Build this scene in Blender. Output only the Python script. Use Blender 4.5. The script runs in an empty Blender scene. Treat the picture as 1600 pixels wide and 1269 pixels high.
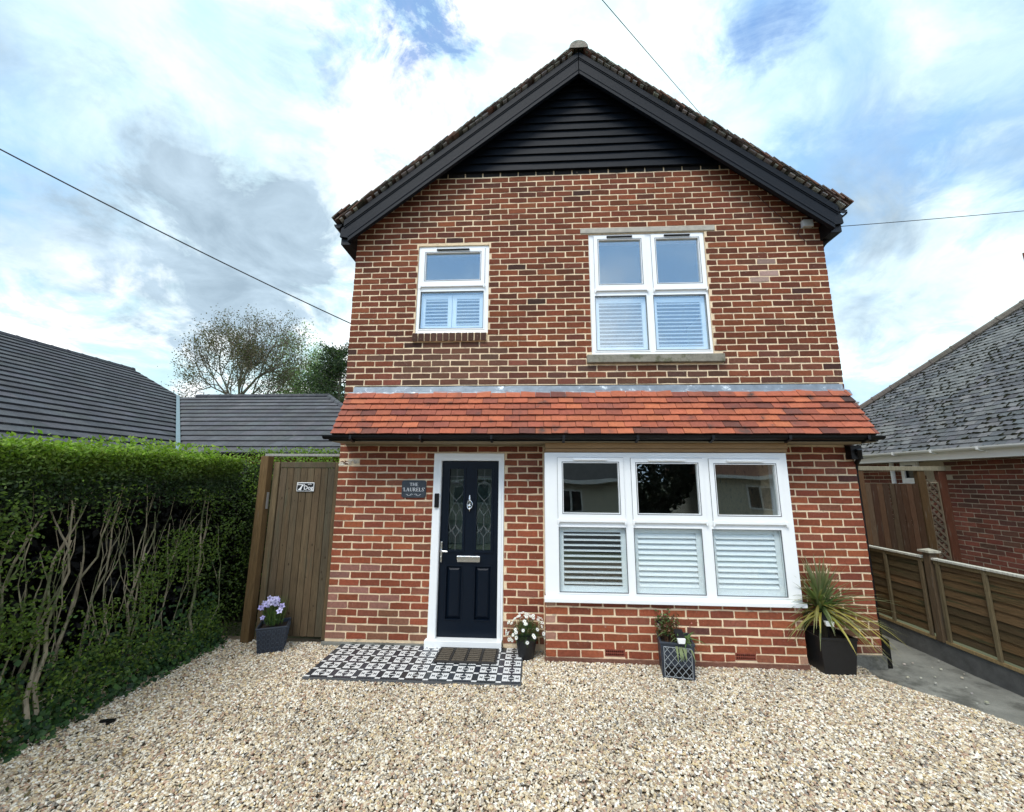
import bpy, math, random
from math import sin, cos, pi, radians, sqrt
from mathutils import Vector, Matrix, noise as mnoise
random.seed(7)
SC = bpy.context.scene
COL = SC.collection
rnd = random.uniform

# ------------------------------------------------------------------ camera
CAM = Vector((2.2028, -4.4772, 1.7241)); YAW, PITCH, ROLL, FPX = .055, .1798, .0062, 628.1
fw = Vector((-sin(YAW)*cos(PITCH), cos(YAW)*cos(PITCH), sin(PITCH)))
r0 = Vector((cos(YAW), sin(YAW), 0)); u0 = r0.cross(fw)
rt = r0*cos(ROLL)+u0*sin(ROLL); up = -r0*sin(ROLL)+u0*cos(ROLL)
cd = bpy.data.cameras.new('camera'); co = bpy.data.objects.new('camera', cd); COL.objects.link(co)
M = Matrix.Identity(4)
for i in range(3):
    M[i][0], M[i][1], M[i][2], M[i][3] = rt[i], up[i], -fw[i], CAM[i]
co.matrix_world = M
cd.sensor_width = 36; cd.lens = 36*FPX/1600; cd.clip_start = .05; cd.clip_end = 2000
SC.camera = co
def ray(u, v): return (rt*(u-800)/FPX - up*(v-634.5)/FPX + fw)
def un(u, v, ax, val):
    d = ray(u, v); t = (val-CAM[ax])/d[ax]; return CAM + d*t

# ------------------------------------------------------------------ world and sun
SUN_EL, SUN_AZ = radians(52), radians(205)      # azimuth measured clockwise from +Y: in front of the house, a little left
W = bpy.data.worlds.new('World'); SC.world = W; W.use_nodes = True
nt = W.node_tree; nt.nodes.clear()
class NT:
    """tiny helper for node trees"""
    def __init__(s, t): s.t = t
    def n(s, typ, **k):
        x = s.t.nodes.new(typ)
        for a, b in k.items(): setattr(x, a, b)
        return x
    def l(s, a, b): s.t.links.new(a, b)
    def put(s, sock, v):
        if hasattr(v, 'is_linked') or isinstance(v, bpy.types.NodeSocket): s.l(v, sock)
        else: sock.default_value = v
    def math(s, op, a, b=0., c=0., clamp=False):
        x = s.n('ShaderNodeMath', operation=op, use_clamp=clamp)
        for i, v in enumerate((a, b, c)): s.put(x.inputs[i], v)
        return x.outputs[0]
    def vmath(s, op, a, b=(0, 0, 0)):
        x = s.n('ShaderNodeVectorMath', operation=op); s.put(x.inputs[0], a); s.put(x.inputs[1], b)
        return x.outputs['Value'] if op in ('DOT_PRODUCT', 'LENGTH') else x.outputs[0]
    def mix(s, f, a, b, bt='MIX'):
        x = s.n('ShaderNodeMix', data_type='RGBA', blend_type=bt); s.put(x.inputs[0], f)
        s.put(x.inputs[6], a if not isinstance(a, tuple) else (*a[:3], 1)); s.put(x.inputs[7], b if not isinstance(b, tuple) else (*b[:3], 1))
        return x.outputs[2]
    def mr(s, v, a, b, c=0., d=1., sm=False):
        x = s.n('ShaderNodeMapRange', interpolation_type='SMOOTHSTEP' if sm else 'LINEAR')
        for i, q in enumerate((v, a, b, c, d)): s.put(x.inputs[i], q)
        return x.outputs[0]
    def noise(s, vec, scale, detail=4., rough=.55, dist=0., out=0):
        x = s.n('ShaderNodeTexNoise'); s.put(x.inputs['Vector'], vec)
        x.inputs['Scale'].default_value = scale; x.inputs['Detail'].default_value = detail
        x.inputs['Roughness'].default_value = rough; x.inputs['Distortion'].default_value = dist
        return x.outputs[out]
T = NT(nt)
sky = T.n('ShaderNodeTexSky', sky_type='NISHITA', sun_disc=False, sun_elevation=SUN_EL, sun_rotation=SUN_AZ)
dirv = T.n('ShaderNodeTexCoord').outputs['Generated']
sep = T.n('ShaderNodeSeparateXYZ'); T.l(dirv, sep.inputs[0])
zz = T.math('MAXIMUM', sep.outputs[2], 0.); den = T.math('ADD', zz, .42)
cmb = T.n('ShaderNodeCombineXYZ'); T.l(T.math('DIVIDE', sep.outputs[0], den), cmb.inputs[0]); T.l(T.math('DIVIDE', sep.outputs[1], den), cmb.inputs[1])
pl = cmb.outputs[0]
nA = T.noise(pl, 1.7, 9, .58, .25); nB = T.noise(pl, 4.6, 7, .62, .5); nW = T.noise(pl, 2.4, 6, .6, .2, out=1)
nW2 = T.noise(pl, 9., 6, .65, .4, out=1)
w0 = T.vmath('ADD', T.vmath('MULTIPLY', T.vmath('SUBTRACT', nW, (.5, .5, .5)), (.30, .30, .30)), T.vmath('MULTIPLY', T.vmath('SUBTRACT', nW2, (.5, .5, .5)), (.20, .20, .20)))
warp = T.vmath('NORMALIZE', T.vmath('ADD', dirv, w0))
def lobes(L):
    tot = None
    for u, v, r, s in L:
        d = ray(u, v).normalized(); dd = T.vmath('DOT_PRODUCT', warp, tuple(d))
        m = T.mr(dd, cos(math.atan(r/FPX)), 1., 0., s, True)
        tot = m if tot is None else T.math('ADD', tot, m)
    return tot
white = T.mix(T.mr(nB, .40, .60, 0, 1, True), (.52, .74, .80), (1.0, 1.02, 1.02))
hz = lobes([(1330, 280, 330, 1.), (1600, 240, 420, 1.2), (1250, 130, 170, .6), (1500, 60, 200, .5), (1450, 120, 200, .5), (20, 40, 200, .6), (0, 260, 150, .6), (1450, 480, 130, .5), (1180, 420, 200, .5), (720, 250, 130, .25), (240, 60, 130, .3), (420, 150, 100, .35)])
hz = T.math('MULTIPLY', hz, T.mr(nB, .3, .62, .8, 1.05), clamp=True)
c1 = T.mix(hz, white, (.25, .45, .72))
c1 = T.mix(T.math('MULTIPLY', lobes([(1400, 500, 130, 1.2), (1540, 400, 110, 1.2), (1560, 10, 110, .5), (1340, 60, 110, .5), (1040, 200, 150, .8), (930, 40, 160, .8), (300, 200, 200, .8)]), T.mr(nB, .35, .58, .35, 1.), clamp=True), c1, (.74, .90, .92))
gr = lobes([(380, 400, 150, .8), (220, 360, 120, .6), (480, 370, 130, .75), (420, 450, 130, .75), (205, 245, 80, .75), (10, 10, 110, .6), (270, 570, 90, .35), (1460, 270, 200, .5), (1340, 410, 110, .35), (550, 450, 100, .6), (90, 380, 90, .35)])
gr = T.math('MULTIPLY', gr, T.mr(T.noise(pl, 3.2, 9, .62, .5), .36, .60, 1.25, .25), clamp=True)
gcol = T.mix(T.mr(nB, .35, .65), (.27, .36, .44), (.44, .56, .66))
c2 = T.mix(gr, c1, gcol)
bl = lobes([(625, 5, 85, 1.3), (670, 0, 60, .7), (530, 92, 36, .6), (440, 25, 70, .35), (1205, 5, 60, .75), (1390, 235, 60, .25)])
bl = T.math('MULTIPLY', bl, T.mr(T.noise(pl, 7., 8, .68, .8), .34, .64, 1.0, .05)); bl = T.math('MINIMUM', bl, .82)
bluesky = T.mix(1., sky.outputs[0], (.14, .14, .14), 'MULTIPLY')
sc_ = T.n('ShaderNodeVectorMath', operation='SCALE'); T.l(sky.outputs[0], sc_.inputs[0]); sc_.inputs['Scale'].default_value = .10
bluesky = T.mix(.6, sc_.outputs[0], (.14, .31, .70))
c3 = T.mix(bl, c2, bluesky)
# away from the photographed part of the sky: broken cloud and blue
back = T.mr(sep.outputs[1], -.25, .1, 1., 0., True)
bright = T.mix(T.mr(nA, .38, .62, 0, 1, True), (.62, .84, 1.08), (1.42, 1.40, 1.36))
bandb = T.math('MULTIPLY', T.mr(sep.outputs[2], .66, .50, 0, 1, True), T.mr(sep.outputs[2], .10, .26, 0, 1, True))
bright = T.mix(T.math('MULTIPLY', bandb, T.mr(nA, .36, .6, 1., .45)), bright, (.36, .62, 1.02))
c3 = T.mix(back, c3, bright)
bg = T.n('ShaderNodeBackground'); T.l(c3, bg.inputs[0]); bg.inputs[1].default_value = 1.0
ow = T.n('ShaderNodeOutputWorld'); T.l(bg.outputs[0], ow.inputs[0])

sl = bpy.data.lights.new('sun', 'SUN'); sl.energy = 1.5; sl.angle = radians(22); sl.color = (1., .965, .9)
so = bpy.data.objects.new('sun', sl); COL.objects.link(so)
sd = Vector((sin(SUN_AZ)*cos(SUN_EL), cos(SUN_AZ)*cos(SUN_EL), sin(SUN_EL)))
so.rotation_euler = (-sd).to_track_quat('-Z', 'Y').to_euler(); so.location = sd*30
SC.view_settings.view_transform = 'Standard'; SC.view_settings.look = 'None'
SC.view_settings.exposure = 0.60; SC.view_settings.gamma = 1
SC.view_settings.use_curve_mapping = False

# ------------------------------------------------------------------ materials
MATS = {}
def mat(name, col=(.5, .5, .5), rough=.7, attr=False, var=.15, vs=12., bump=.0, bs=60., metal=0., stretch=(1, 1, 1), col2=None, c2s=4., c2lo=.5, c2hi=.62, spec=.5, gen=None, macro=0.):
    """col x noise; attr uses the mesh colour attribute; col2 adds patches of a second colour"""
    if name in MATS: return MATS[name]
    m = bpy.data.materials.new(name); m.use_nodes = True; t = NT(m.node_tree); m.node_tree.nodes.clear()
    b = t.n('ShaderNodeBsdfPrincipled'); o = t.n('ShaderNodeOutputMaterial'); t.l(b.outputs[0], o.inputs[0])
    tc = t.n('ShaderNodeTexCoord').outputs['Object']
    mp = t.n('ShaderNodeMapping'); t.l(tc, mp.inputs[0]); mp.inputs['Scale'].default_value = stretch; vec = mp.outputs[0]
    c = t.n('ShaderNodeAttribute', attribute_name='Col').outputs[0] if attr else (*col, 1.)
    if col2 is not None:
        c = t.mix(t.mr(t.noise(vec, c2s, 6, .65), c2lo, c2hi, 0, 1, True), c, col2)
    nz = t.mr(t.noise(vec, vs, 8, .65), .25, .75, 1-var, 1+var)
    cc = t.n('ShaderNodeCombineXYZ')
    for i in range(3): t.l(nz, cc.inputs[i])
    fin = t.mix(1., c, cc.outputs[0], 'MULTIPLY')
    if macro:
        mz = t.mr(t.noise(tc, .9, 5, .6, .4), .3, .7, 1-macro, 1+macro*.8); mc = t.n('ShaderNodeCombineXYZ')
        for i in range(3): t.l(mz, mc.inputs[i])
        fin = t.mix(1., fin, mc.outputs[0], 'MULTIPLY')
    t.l(fin, b.inputs['Base Color'])
    b.inputs['Roughness'].default_value = rough; b.inputs['Metallic'].default_value = metal
    b.inputs['Specular IOR Level'].default_value = spec
    if bump:
        bp = t.n('ShaderNodeBump'); bp.inputs['Strength'].default_value = 1.; bp.inputs['Distance'].default_value = bump
        t.l(t.noise(vec, bs, 8, .65), bp.inputs['Height']); t.l(bp.outputs[0], b.inputs['Normal'])
    m.use_backface_culling = False
    MATS[name] = m; return m
def leafmat(name, trans=.35, rough=.55):
    m = bpy.data.materials.new(name); m.use_nodes = True; t = NT(m.node_tree); m.node_tree.nodes.clear()
    a = t.n('ShaderNodeAttribute', attribute_name='Col').outputs[0]
    b = t.n('ShaderNodeBsdfPrincipled'); t.l(a, b.inputs['Base Color']); b.inputs['Roughness'].default_value = rough
    b.inputs['Specular IOR Level'].default_value = .35
    tr = t.n('ShaderNodeBsdfTranslucent'); t.l(t.mix(1., a, (1.2, 1.5, .6), 'MULTIPLY'), tr.inputs[0])
    mx = t.n('ShaderNodeMixShader'); mx.inputs[0].default_value = trans; t.l(b.outputs[0], mx.inputs[1]); t.l(tr.outputs[0], mx.inputs[2])
    o = t.n('ShaderNodeOutputMaterial'); t.l(mx.outputs[0], o.inputs[0]); MATS[name] = m; return m
def glassmat(name, tint=(.9, .95, .95), refl=.14, wob=.0):
    m = bpy.data.materials.new(name); m.use_nodes = True; t = NT(m.node_tree); m.node_tree.nodes.clear()
    tr = t.n('ShaderNodeBsdfTransparent'); tr.inputs[0].default_value = (*tint, 1)
    g = t.n('ShaderNodeBsdfGlossy'); g.inputs['Roughness'].default_value = .0; g.inputs[0].default_value = (.95, 1, 1, 1)
    ge = t.n('ShaderNodeNewGeometry'); cs = t.math('ABSOLUTE', t.vmath('DOT_PRODUCT', ge.outputs['Normal'], ge.outputs['Incoming']))
    f = t.math('ADD', t.math('MULTIPLY', t.math('POWER', t.math('SUBTRACT', 1., cs), 5.), .85), refl*.5, clamp=True)
    if wob:
        bp = t.n('ShaderNodeBump'); bp.inputs['Distance'].default_value = wob
        t.l(t.noise(t.n('ShaderNodeTexCoord').outputs['Object'], 1.6, 1, .4), bp.inputs['Height']); t.l(bp.outputs[0], g.inputs['Normal'])
    mx = t.n('ShaderNodeMixShader'); t.l(f, mx.inputs[0]); t.l(tr.outputs[0], mx.inputs[1]); t.l(g.outputs[0], mx.inputs[2])
    o = t.n('ShaderNodeOutputMaterial'); t.l(mx.outputs[0], o.inputs[0]); MATS[name] = m; return m

BRICK = mat('brick', attr=True, rough=.85, var=.28, vs=38, bump=.004, bs=160, col2=(.34, .26, .21), c2s=30, c2lo=.60, c2hi=.8, spec=.2, macro=.2)
MORTAR = mat('mortar', (.80, .63, .42), .95, var=.16, vs=20, bump=.006, bs=110, spec=.1, macro=.16, col2=(.42, .34, .25), c2s=9, c2lo=.56, c2hi=.72)
MORTAR_DIM = mat('mortar_grey', (.46, .40, .31), .95, var=.2, vs=20, bump=.004, bs=110, spec=.1)
PVC = mat('white_pvc', (.87, .885, .875), .3, var=.02, vs=5, bump=.0005, bs=4)
GASK = mat('gasket', (.10, .11, .12), .6, var=.1)
PVC_IN = mat('shutter_paint', (.86, .90, .91), .45, var=.02)
BLACKW = mat('black_painted_wood', (.0030, .0055, .0095), .55, var=.35, vs=14, bump=.003, bs=30, stretch=(1, 1, 6), col2=(.028, .033, .042), c2s=30, c2lo=.62, c2hi=.8, spec=.2)
BLACKP = mat('black_plastic', (.006, .006, .0065), .4, var=.2, spec=.25)
LEAD = mat('lead', (.20, .235, .27), .45, var=.3, vs=9, bump=.008, bs=9, col2=(.55, .60, .62), c2s=9, c2lo=.56, c2hi=.68, metal=.25)
CLAYTILE = mat('clay_tile', attr=True, rough=.8, var=.22, vs=26, bump=.003, bs=80, col2=(.08, .05, .042), c2s=6.5, c2lo=.53, c2hi=.76, spec=.3)
OLDTILE = mat('old_tile', attr=True, rough=.9, var=.4, vs=25, bump=.01, bs=50, col2=(.16, .17, .13), c2s=14, c2lo=.5, c2hi=.7)
DOORP = mat('door_paint', (.0025, .0065, .0135), .38, var=.22, vs=25, spec=.22, bump=.0012, bs=50, stretch=(6, 6, 1))
CHROME = mat('brushed_metal', (.70, .70, .68), .22, metal=1., var=.05)
SLATE = mat('slate_plaque', (.035, .045, .055), .6, var=.3, vs=30, bump=.002)
WHITEP = mat('white_paint', (.82, .82, .80), .5, var=.03)
BLACKM = mat('black_print', (.012, .012, .014), .4)
STONE = mat('sill_stone', (.22, .205, .16), .9, var=.3, vs=14, bump=.006, bs=50, col2=(.12, .12, .07), c2s=8)
STONE_L = mat('lintel_stone', (.40, .37, .31), .9, var=.2, vs=14, bump=.006, bs=50)
CONC = mat('concrete', (.20, .20, .175), .92, var=.35, vs=5, bump=.012, bs=40, col2=(.10, .10, .085), c2s=2.4)
CONCB = mat('concrete_board', (.085, .085, .08), .92, var=.35, vs=8, bump=.006, bs=60)
SOFFIT = mat('dirty_soffit', (.30, .25, .17), .8, var=.2, vs=10, stretch=(1, 8, 1))
TIMBER = mat('raw_timber', (.30, .185, .085), .7, var=.25, vs=20, bump=.002, stretch=(.3, 6, 8))
GATEW = mat('gate_wood', attr=True, rough=.8, var=.38, vs=22, bump=.004, bs=30, stretch=(5, 5, .35), col2=(.085, .085, .055), c2s=3, c2lo=.5, c2hi=.75, spec=.2, macro=.25)
FENCEW = mat('fence_wood', attr=True, rough=.85, var=.4, vs=16, bump=.004, bs=26, stretch=(4, .5, 7), spec=.15, col2=(.05, .048, .022), c2s=3.4, c2lo=.5, c2hi=.66)
POSTW = mat('post_wood', attr=True, rough=.85, var=.35, vs=18, bump=.003, bs=26, stretch=(5, 5, .5), spec=.15, col2=(.13, .115, .09), c2s=7, c2lo=.55, c2hi=.8)
DTILE = mat('dark_roof_tile', attr=True, rough=.8, var=.3, vs=9, bump=.004, bs=60, spec=.25, macro=.2, col2=(.13, .13, .115), c2s=5, c2lo=.58, c2hi=.8)
MOSSLATE = mat('mossy_slate', attr=True, rough=.85, var=.3, vs=14, bump=.01, bs=40, spec=.25)
MOSS = mat('moss', (.022, .023, .013), 1., var=.5, vs=30, bump=.03, bs=60, spec=.05)
BARK = mat('bark', (.13, .115, .085), .9, var=.4, vs=16, bump=.012, bs=30, stretch=(1, 1, .3), col2=(.08, .11, .045), c2s=3)
STEMB = mat('hedge_bark', (.30, .255, .18), .9, var=.5, vs=14, bump=.004, bs=60, stretch=(1, 1, .4), col2=(.09, .11, .045), c2s=5, c2lo=.42, c2hi=.6)
LEAF = leafmat('leaf'); PETAL = leafmat('petal', .2)
GLASS = glassmat('window_glass', (.975, .995, .995), .21, .003); GLASSU = glassmat('upper_window_glass', (.965, .99, .998), .42, .003)
PANELG = glassmat('door_glass_pane', (.75, .82, .80), .12, .006)
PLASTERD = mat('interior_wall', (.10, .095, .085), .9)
POTB = mat('pot_black', (.009, .0095, .011), .45, var=.3, vs=20, bump=.001)
POTG = mat('pot_grey', (.026, .034, .048), .5, var=.3, vs=18, bump=.002)
LATT = mat('lattice_grey', (.25, .27, .28), .5, var=.2)
SOIL = mat('soil', (.03, .02, .013), 1., var=.5, vs=60, bump=.02)
MATC = mat('mat_coir', (.10, .082, .06), .95, var=.35, vs=90, bump=.004, bs=200)
RUB = mat('mat_rubber', (.03, .027, .025), .7, var=.3, vs=40)
CREAM = mat('cream_render', (.62, .58, .46), .9, var=.08, vs=3, bump=.003, bs=60)
REDROOF = mat('brown_roof', (.16, .075, .05), .85, var=.3, vs=6, stretch=(1, 1, 4), bump=.01, bs=12)
GREYPV = mat('grey_pvc', (.62, .63, .62), .4, var=.05)
CABLE = mat('cable', (.02, .02, .022), .6)

# ------------------------------------------------------------------ mesh helpers
class MB:
    def __init__(s): s.v = []; s.f = []; s.c = []; s.m = []
    def face(s, pts, col=(1, 1, 1), mi=0):
        n = len(s.v); s.v += [tuple(p) for p in pts]; s.f.append(tuple(range(n, n+len(pts)))); s.c.append(col); s.m.append(mi)
    def mesh(s, V, F, col=(1, 1, 1), mi=0):
        n = len(s.v); s.v += [tuple(p) for p in V]
        for f in F: s.f.append(tuple(i+n for i in f)); s.c.append(col); s.m.append(mi)
    def box(s, x0, x1, y0, y1, z0, z1, col=(1, 1, 1), mi=0, jit=0.):
        V = [(x, y, z) for z in (z0, z1) for y in (y0, y1) for x in (x0, x1)]
        if jit: V = [(a+rnd(-jit, jit), b+rnd(-jit, jit), c+rnd(-jit, jit)) for a, b, c in V]
        s.mesh(V, [(0, 2, 3, 1), (4, 5, 7, 6), (0, 1, 5, 4), (2, 6, 7, 3), (0, 4, 6, 2), (1, 3, 7, 5)], col, mi)
    def obox(s, c, ex, ey, ez, col=(1, 1, 1), mi=0):
        c = Vector(c); ex, ey, ez = Vector(ex), Vector(ey), Vector(ez)
        V = [c+ex*a+ey*b+ez*d for d in (-1, 1) for b in (-1, 1) for a in (-1, 1)]
        s.mesh(V, [(0, 2, 3, 1), (4, 5, 7, 6), (0, 1, 5, 4), (2, 6, 7, 3), (0, 4, 6, 2), (1, 3, 7, 5)], col, mi)
    def prism(s, poly, a0, a1, axis=1, col=(1, 1, 1), mi=0):
        """poly in the two other axes, extruded along axis from a0 to a1"""
        def P(p, a):
            q = list(p); q.insert(axis, a); return tuple(q)
        n = len(poly); V = [P(p, a0) for p in poly]+[P(p, a1) for p in poly]
        F = [tuple(range(n)), tuple(range(2*n-1, n-1, -1))]+[(i, n+i, n+(i+1) % n, (i+1) % n) for i in range(n)]
        s.mesh(V, F, col, mi)
    def tube(s, pts, rad, n=8, col=(1, 1, 1), mi=0, cap=True):
        pts = [Vector(p) for p in pts]; k = len(pts)
        if not hasattr(rad, '__len__'): rad = [rad]*k
        V = []; F = []; a = None
        for i, p in enumerate(pts):
            t = (pts[min(i+1, k-1)]-pts[max(i-1, 0)]).normalized()
            if a is None: a = t.orthogonal().normalized()
            else: a = (a-t*a.dot(t)).normalized()
            b = t.cross(a)
            for j in range(n):
                w = 2*pi*j/n; V.append(p+(a*cos(w)+b*sin(w))*rad[i])
        for i in range(k-1):
            for j in range(n):
                F.append((i*n+j, i*n+(j+1) % n, (i+1)*n+(j+1) % n, (i+1)*n+j))
        if cap: F += [tuple(range(n))[::-1], tuple(range((k-1)*n, k*n))]
        s.mesh(V, F, col, mi)
    def lathe(s, c, prof, n=20, col=(1, 1, 1), mi=0):
        V = []; F = []
        for r, z in prof:
            for j in range(n): w = 2*pi*j/n; V.append((c[0]+r*cos(w), c[1]+r*sin(w), c[2]+z))
        for i in range(len(prof)-1):
            for j in range(n): F.append((i*n+j, i*n+(j+1) % n, (i+1)*n+(j+1) % n, (i+1)*n+j))
        s.mesh(V, F, col, mi)
    def plate(s, x0, x1, z0, z1, y0, y1, holes=(), col=(1, 1, 1), mi=0):
        """slab in the XZ plane with rectangular holes"""
        xs = sorted({x0, x1, *[h[0] for h in holes], *[h[1] for h in holes]}); zs = sorted({z0, z1, *[h[2] for h in holes], *[h[3] for h in holes]})
        xs = [x for x in xs if x0 <= x <= x1]; zs = [z for z in zs if z0 <= z <= z1]
        def hole(i, k):
            if i < 0 or k < 0 or i >= len(xs)-1 or k >= len(zs)-1: return True
            cx, cz = (xs[i]+xs[i+1])/2, (zs[k]+zs[k+1])/2
            return any(h[0] < cx < h[1] and h[2] < cz < h[3] for h in holes)
        for i in range(len(xs)-1):
            for k in range(len(zs)-1):
                if hole(i, k): continue
                a, b, c, d = xs[i], xs[i+1], zs[k], zs[k+1]
                s.face([(a, y0, c), (b, y0, c), (b, y0, d), (a, y0, d)], col, mi)
                s.face([(a, y1, c), (a, y1, d), (b, y1, d), (b, y1, c)], col, mi)
                if hole(i-1, k): s.face([(a, y0, c), (a, y0, d), (a, y1, d), (a, y1, c)], col, mi)
                if hole(i+1, k): s.face([(b, y0, c), (b, y1, c), (b, y1, d), (b, y0, d)], col, mi)
                if hole(i, k-1): s.face([(a, y0, c), (a, y1, c), (b, y1, c), (b, y0, c)], col, mi)
                if hole(i, k+1): s.face([(a, y0, d), (b, y0, d), (b, y1, d), (a, y1, d)], col, mi)
    def move(s, k0, M):
        for i in range(k0, len(s.v)): s.v[i] = tuple(M @ Vector(s.v[i]))
    def build(s, name, mats, parent=None, smooth=False, bevel=0., loc=None, rz=0.):
        me = bpy.data.meshes.new(name); me.from_pydata(s.v, [], s.f)
        if not isinstance(mats, (list, tuple)): mats = [mats]
        for m in mats: me.materials.append(m)
        if len(mats) > 1: me.polygons.foreach_set('material_index', s.m)
        ca = me.color_attributes.new('Col', 'FLOAT_COLOR', 'CORNER'); buf = []
        for f, c in zip(s.f, s.c): buf += [c[0], c[1], c[2], 1.]*len(f)
        ca.data.foreach_set('color', buf)
        if smooth: me.polygons.foreach_set('use_smooth', [True]*len(s.f))
        me.update()
        o = bpy.data.objects.new(name, me); COL.objects.link(o)
        if parent is not None: o.parent = parent
        if loc is not None: o.location = loc
        o.rotation_euler.z = rz
        if bevel:
            b = o.modifiers.new('bevel', 'BEVEL'); b.width = bevel; b.segments = 2; b.limit_method = 'ANGLE'; b.angle_limit = radians(40)
        return o
def tag(o, label=None, cat=None, group=None, kind=None):
    if label: o['label'] = label
    if cat: o['category'] = cat
    if group: o['group'] = group
    if kind: o['kind'] = kind
    return o
def empty(name, loc=(0, 0, 0), label=None, cat=None, group=None):
    o = bpy.data.objects.new(name, None); COL.objects.link(o); o.location = loc; o.empty_display_size = .1
    return tag(o, label, cat, group)
def thing(name, label, cat, group=None, loc=(0, 0, 0)): return empty(name, loc, label, cat, group)
def lerp(a, b, t): return a+(b-a)*t
def mixc(a, b, t): return tuple(lerp(x, y, t) for x, y in zip(a, b))
def vary(c, k): f = rnd(1-k, 1+k); return tuple(max(0, x*f*rnd(1-k*.25, 1+k*.25)) for x in c)

# ------------------------------------------------------------------ brickwork
def brick(mb, x0, x1, z0, z1, y, col, mi=0, xf=False, sgn=1):
    j = .0028; w = x1-x0; h = z1-z0; pts = []
    cr = rnd(.002, .006)
    base = [(x0+cr, z0), (x0+w*.5, z0), (x1-cr, z0), (x1, z0+cr), (x1, z1-cr), (x1-cr, z1), (x0+w*rnd(.3, .7), z1), (x0+cr, z1), (x0, z1-cr), (x0, z0+cr)]
    P = [(a+rnd(-j, j), b+rnd(-j, j)) for a, b in base]; yy = y-rnd(0.0005, .0035); ti = rnd(-.0015, .0015)
    n = len(P)
    if xf:   # brick face looking along x: x0..x1 measured on the y axis
        V = [(yy*sgn if False else yy, a, b) for a, b in P]+[(yy+.014*sgn, a, b) for a, b in P]
    else:
        V = [(a, yy+ti*(1 if i < 5 else -1), b) for i, (a, b) in enumerate(P)]+[(a, y+.010, b) for a, b in P]
    mb.mesh(V, [tuple(range(n))]+[(i, n+i, n+(i+1) % n, (i+1) % n) for i in range(n)], col, mi)
def course(mb, x0, x1, zc, y, start_half, holes, colf, h=.0595, L=.225, jt=.0145, clip=None):
    off = rnd(-.004, .004)
    x = x0-(L-.1125 if start_half else 0)+off
    a, b = x0, x1
    if clip: a, b = max(a, clip[0]), min(b, clip[1])
    first = True
    while x < b:
        l = L+rnd(-.003, .003); s0, s1 = x, x+l-jt; x += l
        if first: s0 = max(s0, a); first = False
        iv = [(max(s0, a), min(s1, b))]
        for hx0, hx1, hz0, hz1 in holes:
            if hz0-.02 < zc < hz1+.02:
                nv = []
                for p, q in iv:
                    if q <= hx0 or p >= hx1: nv.append((p, q)); continue
                    if p < hx0: nv.append((p, hx0-.003))
                    if q > hx1: nv.append((hx1+.003, q))
                iv = nv
        for p, q in iv:
            if q-p > .02:
                dz = rnd(-.001, .001)
                brick(mb, p, q, zc-h/2+dz, zc+h/2+dz, y, colf((p+q)/2, zc))

WD = 5.592; H25 = 2.8227; APX = 2.785; APZ = 7.076; SL = .80
def roofz(x): return APZ-SL*abs(x-APX)
SMALLW = (.79, 1.665, 3.417, 4.555); BIGW = (2.872, 4.245, 3.13, 4.66); DOORO = (1.09, 1.875, -.1, 2.005); BAYO = (2.32, 4.74, .5, 2.02)
UPC = [(.178, .053, .025), (.155, .046, .023), (.130, .041, .022), (.205, .062, .028), (.105, .037, .022)]
LOC_ = [(.255, .072, .036), (.220, .061, .032), (.190, .054, .031), (.29, .084, .040), (.225, .080, .049)]
def upcol(x, z):
    c = random.choices(UPC, (5, 5, 3, 3, 1.2))[0]
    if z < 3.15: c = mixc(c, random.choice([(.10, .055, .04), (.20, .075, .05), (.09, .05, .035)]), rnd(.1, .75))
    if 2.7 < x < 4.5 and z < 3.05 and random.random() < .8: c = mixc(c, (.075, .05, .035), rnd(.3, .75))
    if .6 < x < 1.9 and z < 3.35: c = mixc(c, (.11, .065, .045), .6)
    r = random.random()
    if r < .006: c = (.30, .085, .04)
    if r > .99: c = (.05, .024, .018)
    if 4.6 < x < 5.0 and 4.0 < z < 4.4 and random.random() < .35: c = (.30, .20, .16)
    return vary(c, .2)
def locol(x, z):
    c = random.choices(LOC_, (5, 5, 2.5, 3, 2))[0]
    if z > 1.9: c = mixc(c, (.15, .045, .03), .45)  # porch roof shadow painted into the top courses
    if x < .7 and z < .8 and random.random() < .4: c = (.28, .13, .10)
    if z < .34 and random.random() < .7: c = mixc(c, (.19, .125, .085), rnd(.15, .6))
    if random.random() < .012: c = (.36, .10, .05)
    if random.random() < .008: c = (.10, .04, .032)
    return vary(c, .17)

HOUSE = thing('brick_house', 'tall narrow red brick house with black gable and orange tiled porch roof', 'house')
# structural shell (mortar) with openings
mb = MB()
holes = [SMALLW, BIGW, DOORO, BAYO]
mb.plate(0.002, WD-.002, -.15, 4.70, .0015, .26, holes)
mb.prism([(.002, 4.70), (WD-.002, 4.70), (WD-.002, 4.72), (APX, APZ-.115), (.002, 4.74)], .0015, .26)
# side and back walls of the shell
mb.box(.002, .25, .26, 8.2, -.15, 4.78); mb.box(WD-.25, WD-.002, .26, 8.2, -.15, 4.78); mb.box(.25, WD-.25, 7.95, 8.2, -.15, 4.78); mb.prism([(.25, 4.78), (WD-.25, 4.78), (APX, 6.7)], 7.95, 8.2)
shell = mb.build('brick_wall', MORTAR, HOUSE)
mb = MB()
for k in range(-10, 26):
    z = H25+(25-k)*.075; h2 = .04
    cl = (APX-(APZ-.1-z)/SL, APX+(APZ-.1-z)/SL)
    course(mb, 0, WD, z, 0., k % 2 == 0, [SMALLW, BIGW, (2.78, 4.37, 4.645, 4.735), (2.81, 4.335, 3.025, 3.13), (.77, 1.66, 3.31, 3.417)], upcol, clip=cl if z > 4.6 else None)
z = H25+36*.075; cl = (APX-(APZ-.1-z)/SL, APX+(APZ-.1-z)/SL)
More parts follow.
